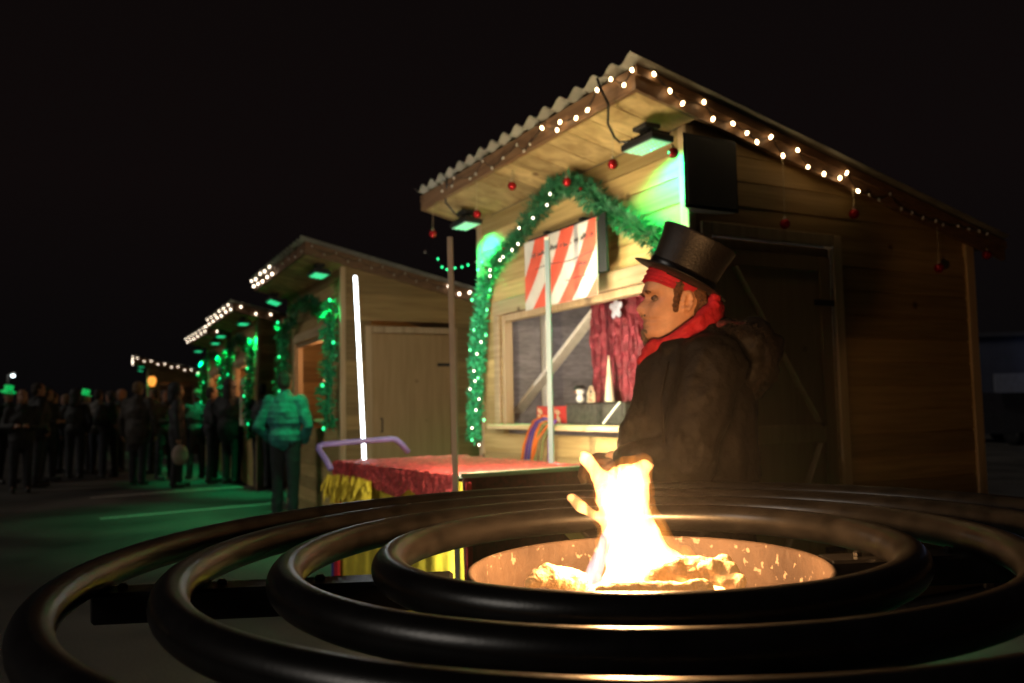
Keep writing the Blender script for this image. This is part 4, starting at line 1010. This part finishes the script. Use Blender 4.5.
def hand(mb, wrist, palm_dir, nrm, s=1.0, side=1):
    """five curled fingers on a palm; palm_dir points to the fingers, nrm out of the back of the hand"""
    d = V(palm_dir).normalized(); n = (V(nrm) - d * V(nrm).dot(d)).normalized(); c = d.cross(n) * side; w = V(wrist)
    for k in range(4):
        off = (k - 1.5) * .019 * s
        k0 = w + d * .02 * s + c * off * .7; k1 = w + d * .085 * s + c * off; mb.caps(k0, k1, .014 * s, .0115 * s, 8)
        L = (.036, .042, .040, .030)[k] * s
        a = k1 + (d * .85 - n * .45).normalized() * L; b_ = a + (d * .25 - n * .95).normalized() * L * .7; e_ = b_ + (-d * .35 - n * .8).normalized() * L * .5
        mb.caps(k1, a, .0105 * s, .0095 * s, 8); mb.caps(a, b_, .0095 * s, .0085 * s, 8); mb.caps(b_, e_, .0085 * s, .0075 * s, 8)
    t0 = w + d * .025 * s - c * .028 * s; t1 = t0 + (d * .7 - c * .6 - n * .2).normalized() * .035 * s; t2 = t1 + (d * .9 - n * .5).normalized() * .03 * s
    mb.caps(t0, t1, .013 * s, .011 * s, 8); mb.caps(t1, t2, .011 * s, .009 * s, 8)

# ---- the man in the top hat
MY = 2.66
def mp(px, py, dy=0.0):
    p = at(px, py, MY); return V((p.x, MY + dy, p.z))
man = thing('person', 'man in tall black top hat, red scarf and dark coat by fire', 'person', (mp(690, 400).x, MY, 0), 0)
hs = 1.10
HC = mp(676, 301); 
yawf = math.pi + R(4)        # facing -X, a little to the camera (-Y)
Mh = Matrix.Translation(HC) @ Matrix.Rotation(yawf, 4, 'Z') @ Matrix.Rotation(R(-4), 4, 'Y')
b = MB(); head_mesh(b, Mh, hs)
neck = mp(688, 345); b.caps(mp(682, 318), neck, .062, .07)
chest = mp(690, 385); pel = V((mp(684, 400).x, MY, .88))
b.caps(neck, chest, .075, .13); b.caps(chest, pel, .13, .14)
shN = mp(700, 366, -.17); elN = V((mp(672, 460).x, MY - .20, mp(672, 455).z - .0)); wrN = mp(622, 458, -.14)
shF = mp(694, 366, .19); elF = V((mp(668, 455).x, MY + .22, mp(672, 455).z)); wrF = mp(640, 452, .10)
for sh, el, wr_ in ((shN, elN, wrN), (shF, elF, wrF)):
    b.caps(chest + V((0, (sh.y - MY) * .4, .05)), sh, .08, .06); b.caps(sh, el, .052, .042); b.caps(el, wr_, .042, .03)
gl = MB(); hand(gl, wrN + V((.0, .02, 0)), V((-1, .1, .06)), V((-.1, -.2, 1)), 1.05, 1); 
b.caps(wrN, wrN + V((-.04, .02, 0)), .03, .03)
for s_ in (-1, 1):
    hip = pel + V((0, s_ * .09, -.04)); kn = hip + V((-.02, s_ * .01, -.38)); ank = kn + V((.03, 0, -.39)); ank.z = .08
    b.caps(hip, kn, .085, .058); b.caps(kn, ank, .056, .036); b.caps(ank, ank + V((-.16, 0, -.035)), .036, .03)
body = blob(b, 'body', M_SKIN, man, .0045, 2)
g2 = MB(); g2.v = gl.v; g2.f = gl.f; g2.tone = gl.tone; blob(g2, 'glove', mat('brown_glove', (.16, .08, .04), .6, var=.3, bump=.3), man, .0035, 2)
# eyes
for s_ in (-1, 1):
    e_ = MB(); e_.ball((0, 0, 0), .0125, 14, 10); o = e_.build('eye', mat('eye_white', (.16, .11, .085), .2), man, smooth=True)
    c = Mh @ V((.0655 * hs, s_ * .031 * hs, -.001)); o.location = c - V(man.location)
    i_ = MB(); i_.ball((0, 0, 0), .0065, 10, 8); q = i_.build('iris', mat('iris', (.03, .02, .015), .15), o, smooth=True); q.location = (Mh.to_3x3() @ V((.0085, -.001 * s_, 0)))
    br = MB(); br.tube([Mh @ V(((.094 - .010 * abs(t)) * hs + .0, (s_ * (.03 + .014 * t)) * hs, (.017 - .003 * t * t) * hs)) for t in (-1, -.5, 0, .5, 1)], [.0025, .004, .0045, .004, .002], 6); br.build('eyebrow', M_HAIR, man, smooth=True, world=True)
# hair and sideburn
b = MB()
for s_ in (-1, 1):
    for (x, z, r) in ((.008, .034, .020), (.016, .022, .015), (.013, .006, .014), (.016, -.008, .0125), (.018, -.022, .012), (.018, -.034, .009)): b.ball(Mh @ V((x * hs, s_ * .0665 * hs, z * hs)), r * hs, 8, 6)
    for (x, z) in ((-.03, .03), (-.05, .015), (-.06, -.01), (-.055, -.035), (-.04, .045)): b.ball(Mh @ V((x * hs, s_ * .055 * hs, z * hs)), .024 * hs, 9, 6)
b.ball(Mh @ V((-.07 * hs, 0, -.01 * hs)), (.04, .065, .06), 12, 8)
blob(b, 'hair', M_HAIR, man, .0035, 2, disp=.003, dscale=.008)
b = MB()
for (x, y, z, r) in ((.088, 0, -.094, .011), (.082, .016, -.094, .010), (.082, -.016, -.094, .010), (.086, 0, -.11, .011), (.082, 0, -.124, .010), (.080, .024, -.072, .006), (.080, -.024, -.072, .006), (.09, .016, -.049, .0055), (.09, -.016, -.049, .0055), (.096, .006, -.048, .005), (.096, -.006, -.048, .005)):
    b.ball(Mh @ V((x * hs, y * hs, z * hs)), r * hs, 9, 6)
blob(b, 'goatee', M_GOAT, man, .003, 1, disp=.003, dscale=.006)
# hat
HBC = mp(679, 281); axis = V((.46, -.13, .88)).normalized()
yh = axis.cross(V((.88, 0, -.46))).normalized(); xh = yh.cross(axis).normalized(); Mt = Matrix((xh, yh, axis)).transposed().to_4x4(); Mt.translation = HBC
def crown_prof(): return [(.098, -.004), (.100, .02), (.102, .05), (.106, .10), (.113, .140), (.115, .145), (.112, .149), (.06, .151), (0, .152)]
ht = MB(); ht.lathe(crown_prof(), 48, Mt, sx=1.06, sy=.95); hat = ht.build('top_hat', M_HAT, man, smooth=True, world=True)
br_ = MB(); seg = 64; vs = []
for (r0, z) in ((.086, .0), (.11, -.002), (.13, -.001), (.148, .003), (.150, .0045), (.148, .006), (.13, .004), (.11, .003), (.09, .004)):
    for k in range(seg):
        a = 2 * math.pi * k / seg; rr_ = r0; up = .010 * (abs(math.sin(a)) ** 2) * max(0, (r0 - .09) / .055) ** 1.6
        vs.append(Mt @ V((rr_ * math.cos(a) * 1.04, rr_ * math.sin(a) * .93, z + up)))
fs = [(i * seg + k, i * seg + (k + 1) % seg, (i + 1) * seg + (k + 1) % seg, (i + 1) * seg + k) for i in range(8) for k in range(seg)]
br_.add(vs, fs); o = br_.build('brim', M_HAT, hat, smooth=True); o.data.transform(ROOTM(man).inverted())
bb = MB(); bb.lathe([(.100, .006), (.1025, .008), (.106, .034), (.104, .036)], 48, Mt, sx=1.06, sy=.95); o = bb.build('hat_band', mat('satin_band', (.012, .01, .012), .3), hat, smooth=True); o.data.transform(ROOTM(man).inverted())
# bandana with folds
b = MB()
for k in range(4):
    zz = -.002 - .0078 * k; n = 60
    b.tube([Mt @ V(((.097 - .001 * k) * math.cos(2 * math.pi * i / n) * 1.03, .086 * math.sin(2 * math.pi * i / n), zz - .003 * math.sin(i * .4 + k) + .020 * math.cos(2 * math.pi * i / n) * (k / 3))) for i in range(n)], .0078, 8, closed=True, flat=.75)
blob(b, 'bandana', M_RED, man, .0032, 1)
# scarf
b = MB(); n = 40; ring = []
for i in range(n):
    a = 2 * math.pi * i / n; c, s_ = math.cos(a), math.sin(a)
    base = mp(682, 327); ring.append(base + V((.108 * c, .110 * s_, .078 * c - .010 * s_ * s_)))
b.tube(ring, .018, 10, closed=True); b.tube([p + V((.002, 0, -.028)) for p in ring], .021, 10, closed=True); b.tube([p + V((.004, 0, -.05)) for p in ring], .02, 10, closed=True)
b.caps(mp(712, 322, -.045), mp(709, 301, -.075), .022, .02); b.caps(mp(716, 315, -.03), mp(712, 298, -.05), .02, .014); b.caps(mp(700, 322, -.09), mp(708, 308, -.08), .018, .02)
b.caps(mp(650, 348, -.06), mp(640, 362, -.03), .024, .013)
blob(b, 'scarf', M_RED, man, .004, 2, disp=.005, dscale=.03)
# coat
b = MB()
b.caps(mp(686, 352), mp(700, 372), .09, .15); b.caps(mp(688, 380, 0), mp(682, 470, 0), .165, .185)
b.caps(mp(672, 372, 0), mp(664, 450, 0), .10, .15)
b.caps(mp(705, 385, 0), mp(706, 480, 0), .155, .165)
b.caps(mp(690, 363, -.10), mp(690, 363, .12), .085, .09)
for (sh, el, wr_, cu_) in ((shN, elN, wrN, .055), (shF, elF, wrF, .055)):
    b.caps(sh, el, .095, .085); b.caps(el, wr_.lerp(el, .5), .088, .075); b.caps(wr_.lerp(el, .5), wr_.lerp(el, .05), .07, .058)
b.caps(wrN + V((.02, 0, -.005)), wrN + V((.05, 0, .0)), .055, .06)
skirt = V((mp(690, 400).x, MY, 0))
b.caps(skirt + V((-.02, 0, .92)), skirt + V((0, 0, .62)), .2, .2); b.caps(skirt + V((-.04, .08, .8)), skirt + V((-.02, .1, .5)), .15, .15); b.caps(skirt + V((-.02, -.08, .8)), skirt + V((.0, -.1, .5)), .15, .15)
# stand-up collar folds + sleeve creases
b.caps(mp(663, 352, -.10), mp(705, 338, -.10), .03, .035); b.caps(mp(663, 352, .10), mp(705, 338, .10), .03, .035)
co = blob(b, 'coat', M_COAT, man, .0075, 12, disp=.012, dscale=.09)
b = MB()
b.tube([mp(655, 366, -.235), mp(646, 400, -.262), mp(648, 440, -.285)], .004, 6); b.build('coat_seam', M_COAT, man, smooth=True, world=True)
# hood
b = MB()
b.caps(mp(722, 334, -.09), mp(722, 334, .10), .045, .045); b.caps(mp(744, 345, -.10), mp(744, 345, .10), .072, .072); b.caps(mp(757, 352, -.09), mp(757, 352, .09), .058, .058); b.caps(mp(750, 372, -.08), mp(750, 372, .08), .062, .062); b.caps(mp(747, 390, -.04), mp(747, 390, .04), .042, .042)
b.caps(mp(700, 340, -.11), mp(724, 338, -.09), .03, .045)
blob(b, 'hood', M_COAT, man, .0065, 4, disp=.012, dscale=.06)
b = MB(); random.seed(3)
fp_ = [mp(*q) for q in ((702, 337, -.145), (720, 331, -.15), (738, 335, -.16), (752, 346, -.155), (757, 362, -.145), (750, 378, -.12), (742, 388, -.08))]
for k in range(2600):
    i = random.randrange(len(fp_) - 1); c = fp_[i].lerp(fp_[i + 1], random.random()); d = V((random.gauss(0, 1), random.gauss(-.3, 1), random.gauss(-.2, 1))).normalized()
    p = c + d * random.uniform(0, .022); q = p + d * .016 + V((0, 0, -.008)); s_ = d.cross(V((.3, .2, 1))).normalized() * .0012
    b.add([p - s_, p + s_, q], [(0, 1, 2)])
b.build('fur_trim', M_FUR, man, world=True)
b = MB(); b.caps(mp(712, 329, -.12), mp(738, 332, -.11), .016, .02); blob(b, 'hood_lining', M_PLAID, man, .005, 2)
# trousers and boots
b = MB()
for s_ in (-1, 1):
    hip = pel + V((0, s_ * .09, -.04)); kn = hip + V((-.02, s_ * .01, -.38)); ank = kn + V((.03, 0, -.39)); ank.z = .10
    b.caps(hip, kn, .105, .078); b.caps(kn, ank, .076, .06)
blob(b, 'trousers', mat('dark_trousers', (.02, .018, .02), .8, bump=.3), man, .01, 3, disp=.006)
for s_ in (-1, 1):
    hip = pel + V((0, s_ * .09, -.04)); b = MB(); a_ = V((hip.x + .01, hip.y + s_ * .01, .0)); b.caps(a_ + V((.01, 0, .12)), a_ + V((0, 0, .055)), .055, .055); b.caps(a_ + V((0, 0, .05)), a_ + V((-.18, 0, .045)), .05, .042); blob(b, 'boot', mat('dark_boot', (.015, .012, .01), .5), man, .008, 2)

# ---- the crowd
def person(px, py, h, face, label, jacket, trou=(.02, .02, .025), hair=(.03, .02, .015), hat=None, hood=False, coat_len=.0, arms='down', group='people standing in front of the huts', wide=1.0, quilt=False, vox=.016, X=None, bag=False, stride=.04, ds=None):
    g0 = atz(px, py, 0); t = thing('person', label, 'person', (g0.x, g0.y, 0), R(face), group)
    k = h / 1.75; W = wide
    b = MB(); hz = 1.62 * k
    head_mesh(b, Matrix.Translation((0.01, 0, hz)), k * .95)
    b.caps((0, 0, 1.36 * k), (0.005, 0, 1.53 * k), .06 * k, .055 * k)
    b.caps((0, 0, 1.32 * k), (0, 0, 1.0 * k), .12 * k, .12 * k)
    A = {'down': ((0, .27, 1.1), (.04, .27, .84)), 'pocket': ((-.06, .30, 1.1), (.08, .20, .93)), 'front': ((.02, .27, 1.1), (.24, .12, 1.12)), 'phone': ((.08, .25, 1.12), (.22, .08, 1.34))}[arms]
    pl = []
    for s_ in (-1, 1):
        sh = V((0, s_ * .185 * W, 1.39)) * k; el = V((A[0][0], s_ * A[0][1] * W, A[0][2])) * k; wr_ = V((A[1][0], s_ * A[1][1] * W, A[1][2])) * k; pl.append((sh, el, wr_))
        b.caps(sh, el, .05 * k, .04 * k); b.caps(el, wr_, .04 * k, .028 * k); hand(b, wr_, (wr_ - el), V((0, s_, 0.2)), k * .9, s_)
    legs = []
    for s_ in (-1, 1):
        hip = V((0, s_ * .09, .92)) * k; kn = V((s_ * stride * .6 + .02, s_ * .10, .5)) * k; an = V((s_ * stride, s_ * .11, .09)) * k; legs.append((hip, kn, an))
        b.caps(hip, kn, .085 * k, .06 * k); b.caps(kn, an, .055 * k, .038 * k); b.caps(an, an + V((.14, 0, -.05)) * k, .035 * k, .028 * k)
    blob(b, 'body', mat('crowd_skin', (.38, .2, .13), .55), t, .011, 1, world=False)
    jm = mat('jacket_%s' % '_'.join('%03d' % int(c * 1000) for c in jacket), jacket, .7, var=.3, scale=12, bump=.4, bscale=18)
    b = MB()
    b.caps(V((0, 0, 1.37)) * k, V((0, 0, 1.25)) * k, .13 * k * W, .16 * k * W)
    b.add(*ell((0, 0, 1.2 * k), (.15 * k * W, .215 * k * W, .26 * k))); b.add(*ell((0, 0, (.98 - coat_len * .3) * k), (.155 * k * W, .20 * k * W, (.17 + coat_len) * k)))
    for sh, el, wr_ in pl:
        b.caps(sh, el, .075 * k, .062 * k); b.caps(el, wr_, .062 * k, .05 * k); b.caps((0, sh.y * .4, 1.36 * k), sh, .08 * k, .07 * k)
    b.caps((0, 0, 1.42 * k), (0, 0, 1.48 * k), .075 * k, .07 * k)
    if hood: b.caps(V((-.07, 0, 1.45)) * k, V((-.05, 0, 1.5)) * k, .10 * k, .085 * k)
    jo = blob(b, 'jacket', jm, t, vox, 3, disp=.012, dscale=.1, world=False)
    if quilt:
        nr = [n_.vector.copy() for n_ in jo.data.vertex_normals]; out = []
        for v, n_ in zip(jo.data.vertices, nr): out.extend(v.co + n_ * (.006 * (abs(math.sin(v.co.z * math.pi / .062)) ** .5 - .6)))
        jo.data.vertices.foreach_set('co', out); jo.data.update()
    tm = mat('trousers_%s' % '_'.join('%03d' % int(c * 1000) for c in trou), trou, .8, bump=.3)
    b = MB()
    for hip, kn, an in legs: b.caps(hip, kn, .10 * k, .075 * k); b.caps(kn, an, .072 * k, .06 * k)
    b.caps(V((0, -.06, .95)) * k, V((0, .06, .95)) * k, .13 * k, .13 * k)
    blob(b, 'trousers', tm, t, vox, 3, disp=.006, dscale=.08, world=False)
    for hip, kn, an in legs:
        b = MB(); b.caps(an + V((-.02, 0, -.03)) * k, an + V((.15, 0, -.045)) * k, .048 * k, .04 * k); b.build('shoe', mat('dark_shoe', (.02, .018, .016), .6), t, smooth=True)
    hm = mat('hair_%s' % '_'.join('%03d' % int(c * 1000) for c in hair), hair, .7, var=.4, scale=60, bump=.6, bscale=90)
    b = MB(); b.ball((-.012 * k, 0, hz + .035 * k), (.098 * k, .082 * k, .085 * k), 16, 10); b.ball((-.04 * k, 0, hz - .02 * k), (.07 * k, .078 * k, .08 * k), 14, 9)
    if hair == LONGH: b.caps((-.05 * k, 0, hz - .03 * k), (-.06 * k, 0, hz - .20 * k), .085 * k, .08 * k)
    if hat != 'hood': blob(b, 'hair', hm, t, .012, 2, world=False, disp=.004, dscale=.02)
    if hat == 'hood':
        b = MB(); b.ball((-.035 * k, 0, hz + .02 * k), (.12 * k, .115 * k, .135 * k), 18, 12); b.caps((-.06 * k, 0, hz - .06 * k), (-.05 * k, 0, hz - .14 * k), .10 * k, .11 * k); blob(b, 'hood', jm, t, .014, 2, world=False, disp=.006)
    elif hat == 'beanie':
        b = MB(); b.lathe([(.088 * k, .0), (.1 * k, .01), (.1 * k, .04), (.09 * k, .07), (.06 * k, .1), (0, .115)], 20, Matrix.Translation((-.012, 0, hz + .03 * k)), sx=1.05, sy=.92); b.build('beanie', mat('beanie', (.16, .13, .07), .9, bump=.5, bscale=60), t, smooth=True)
    elif hat == 'glow':
        b = MB(); b.lathe([(.0, .0), (.13 * k, .0), (.13 * k, .01), (.078 * k, .014), (.075 * k, .09), (.08 * k, .12), (0, .122)], 18, Matrix.Translation((-.012, 0, hz + .07 * k)) @ Matrix.Rotation(.25, 4, 'Y')); b.build('glowing_hat', emis('glow_green', (.0, .8, .15), .5, .1), t, smooth=True)
    elif hat == 'cap':
        b = MB(); b.lathe([(.1 * k, 0), (.102 * k, .03), (.085 * k, .065), (.04 * k, .085), (0, .09)], 20, Matrix.Translation((-.01, 0, hz + .04 * k)), sx=1.05, sy=.9); b.caps((.09 * k, 0, hz + .05 * k), (.15 * k, 0, hz + .045 * k), .02 * k, .012 * k); b.build('cap', mat('olive_cap', (.12, .11, .05), .8), t, smooth=True)
    if bag:
        bg_ = thing('tote_bag', bag, 'bag', (g0.x, g0.y, 0), R(face)); b = MB(); c = pl[0][2]
        b.add(*ell((c.x + .02, c.y, c.z - .28), (.13, .06, .17))); blob(b, 'sack', mat('bag_cloth', (.35, .26, .22), .8, bump=.3), bg_, .012, 2, world=False)
        b = MB(); b.tube([(c.x - .06, c.y, c.z - .14), (c.x, c.y, c.z - .03), (c.x + .08, c.y, c.z - .14)], .006, 6); b.build('handles', M_BLACK, bg_)
    return t
def ell(c, r, seg=18, rings=12):
    m = MB(); m.ball(c, r, seg, rings); return m.v, m.f
LONGH = (.16, .07, .03)
random.seed(31)
person(285, 522, 1.67, 84, 'customer in quilted green jacket and dark jeans facing second hut', (.02, .17, .165), (.010, .012, .016), (.03, .022, .015), None, arms='pocket', quilt=True, vox=.012, wide=1.0)
person(262, 489, 1.70, 80, 'dark coated person half hidden behind the green jacket customer', (.03, .03, .035), arms='front')
person(230, 484, 1.78, 75, 'broad person in black hooded coat at the third hut', (.014, .014, .016), (.012, .012, .014), hat='hood', coat_len=.12, wide=1.18, arms='front')
person(211, 483, 1.68, 20, 'person in black coat left of the broad hooded one', (.016, .016, .02), arms='front', hair=(.02, .015, .01))
person(196, 479, 1.66, 130, 'person in green knit hat behind the hooded figure', (.02, .03, .03), arms='phone', hat='beanie', bag=False)
person(176, 488, 1.72, 20, 'thin person in long dark hooded coat holding a pale bag', (.022, .022, .026), (.012, .012, .014), hat='hood', arms='down', coat_len=.22, wide=.86, bag='pale pink cloth bag hanging from a hand of the hooded person')
person(153, 474, 1.75, 200, 'person in olive jacket lit green near the orange lantern', (.05, .07, .03), arms='front', hair=(.08, .05, .02))
person(137, 485, 1.80, 80, 'person with tousled blond hair in long dark brown coat', (.035, .026, .02), hair=(.16, .10, .05), coat_len=.2, wide=1.12)
person(120, 472, 1.78, -120, 'bald person facing the camera between two coats', (.02, .018, .018), hair=(.3, .18, .12), arms='pocket')
person(97, 475, 1.76, 90, 'person in light grey jacket and dark jeans seen from behind', (.12, .11, .10), (.02, .025, .04), (.02, .018, .016), arms='pocket', wide=1.1)
person(84, 474, 1.70, 10, 'person in black beside the grey jacket wearing green glowing hat', (.015, .015, .015), hat='glow')
person(64, 472, 1.70, 180, 'person with blond hair in black jacket looking sideways', (.018, .018, .02), hair=(.2, .12, .05), arms='front')
person(52, 474, 1.72, 60, 'person in dark jacket standing behind the widest coat', (.02, .02, .022), arms='down')
person(36, 488, 1.80, 40, 'widest person in black winter coat turned away', (.012, .012, .013), coat_len=.1, wide=1.22, arms='pocket')
person(20, 493, 1.66, -60, 'person with long auburn hair in black coat', (.014, .014, .015), hair=LONGH, coat_len=.12, arms='front')
person(6, 484, 1.72, -30, 'person in tall green glowing hat at the edge of the crowd', (.02, .03, .02), hat='glow', arms='down')
person(244, 483, 1.70, 110, 'person in black jacket between hooded figure and green jacket', (.013, .014, .016), arms='front', hat='beanie')
person(220, 479, 1.74, 95, 'tall person in dark coat behind the broad hooded figure', (.015, .02, .016), arms='down')
person(164, 480, 1.68, -30, 'person in brown coat just right of the orange lantern pole', (.03, .022, .016), arms='front')
person(109, 478, 1.70, 150, 'person in black puffy coat leaning toward the bald one', (.014, .014, .014), arms='front', wide=1.1)
person(74, 479, 1.72, 100, 'person in black parka left of the grey jacket', (.013, .013, .014), arms='pocket', hat='hood')
person(46, 482, 1.74, -10, 'person in dark hooded coat beside the widest coat', (.016, .015, .015), arms='front', hat='hood', coat_len=.1)
person(-14, 480, 1.72, 30, 'person in dark grey parka at the crowd edge', (.03, .03, .03), arms='front')

# ------------------------------------------------------------------ distant things
# lantern on a pole, street lamp, dim building, parked car
p = at(152, 381, 18.5); ln = thing('lantern', 'orange lit lantern on a thin pole above the crowd', 'lantern', (p.x, p.y, 0))
b = MB(); b.tube([(0, 0, 0), (0, 0, p.z - .18)], .02, 8); b.lathe([(.06, p.z - .15), (.07, p.z - .13), (.03, p.z - .12)], 12); b.lathe([(.08, p.z + .1), (.03, p.z + .16), (0, p.z + .18)], 12); b.build('pole', M_BLACK, ln)
b = MB(); b.lathe([(.045, p.z - .115), (.085, p.z - .03), (.085, p.z + .04), (.05, p.z + .098)], 14); b.build('glass', emis('lantern_orange', (1, .36, .04), 1.3), ln)
p = at(8, 376, 75); sl_ = thing('street_lamp', 'distant street lamp with cool white head', 'street lamp', (p.x, p.y, 0))
b = MB(); b.tube([(0, 0, 0), (0, 0, p.z + .1), (.6, 0, p.z + .25)], .07, 8); b.build('pole', M_ALU, sl_)
b = MB(); b.ball((.5, -.1, p.z), (.16, .14, .10)); b.build('head', emis('lamp_white', (.8, .95, 1), 9), sl_, smooth=True)
bd_ = thing('warehouse', 'dim grey blue warehouse wall beyond the right edge of nearest hut', 'building', (31, 46, 0), R(-10))
b = MB(); b.bbox((-6, 0, 0), (16, 8, 4.6), .02); b.build('wall', mat('blue_grey_render', (.04, .045, .07), .8, var=.2, scale=.6), bd_)
b = MB(); b.bbox((-6.2, -.3, 4.61), (16.2, 8.3, 4.85), .02); b.build('roof', mat('dark_roof', (.04, .04, .05), .8), bd_)
b = MB(); b.bbox((-4.8, -.05, 0), (-2.4, -.005, 2.6), .02); b.build('roller_door', mat('grey_door', (.15, .16, .2), .6), bd_)
b = MB(); b.bbox((-1.4, -.2, 3.2), (-1.0, -.01, 3.4), .02); wl_ = b.build('wall_lamp', emis('dim_blue', (.4, .55, 1), 3), bd_)
lamp('lamp_light', 'POINT', bd_, (-1.2, -1.2, 3.6), 18, (.45, .55, 1), .2, world=False)
p = atz(1012, 425, 0) if False else at(1003, 392, 24)
car = thing('parked_car', 'dark parked car with two pale lights beside the warehouse', 'car', (p.x, p.y, 0), R(95))
b = MB()
sec = [(-2.1, .55, .35, .75), (-2.0, .8, .35, .82), (-1.2, .95, .3, .85), (-.8, 1.38, .28, .8), (.5, 1.42, .28, .8), (1.1, .98, .3, .85), (1.95, .85, .35, .82), (2.15, .6, .38, .72)]
vs = []
for (x, zt_c, zb_c, hw) in sec:
    cab = zt_c > 1.2
    vs += [(x, -hw, zb_c), (x, -hw, min(.85, zt_c)), (x, -hw * (.78 if cab else .95), zt_c), (x, hw * (.78 if cab else .95), zt_c), (x, hw, min(.85, zt_c)), (x, hw, zb_c)]
fs = [(0, 1, 2, 3, 4, 5), tuple(range(len(vs) - 6, len(vs)))[::-1]]
for i in range(len(sec) - 1):
    for k in range(6): l = (k + 1) % 6; fs.append((i * 6 + k, i * 6 + l, (i + 1) * 6 + l, (i + 1) * 6 + k))
b.add(vs, fs); b.build('body', mat('dark_car_paint', (.02, .02, .025), .25, .3, coat=1), car, smooth=False)
for (x, y) in ((-1.35, -.72), (-1.35, .72), (1.35, -.72), (1.35, .72)):
    b = MB(); b.lathe([(0, -.1), (.2, -.1), (.31, -.09), (.32, 0), (.31, .09), (.2, .1), (0, .1)], 20, Matrix.Translation((x, y, .32)) @ Matrix.Rotation(R(90), 4, 'X')); b.build('wheel', M_BLACK, car, smooth=True)
for y in (-.55, .55):
    b = MB(); b.ball((-2.08, y, .68), (.06, .13, .07)); b.build('headlight', emis('car_light', (.6, .8, 1), 1.2), car, smooth=True)

# ------------------------------------------------------------------ render settings
scene.render.engine = 'CYCLES'
cy_ = scene.cycles; cy_.use_denoising = True; cy_.max_bounces = 6; cy_.diffuse_bounces = 3; cy_.glossy_bounces = 3; cy_.transmission_bounces = 4; cy_.volume_bounces = 0
cy_.sample_clamp_indirect = 2.0; cy_.sample_clamp_direct = 0; cy_.use_light_tree = True; cy_.caustics_reflective = False; cy_.caustics_refractive = False
scene.view_settings.view_transform = 'Standard'; scene.view_settings.look = 'None'; scene.view_settings.gamma = 1; scene.view_settings.exposure = 0

bpy.data.scenes.remove(BAKE)
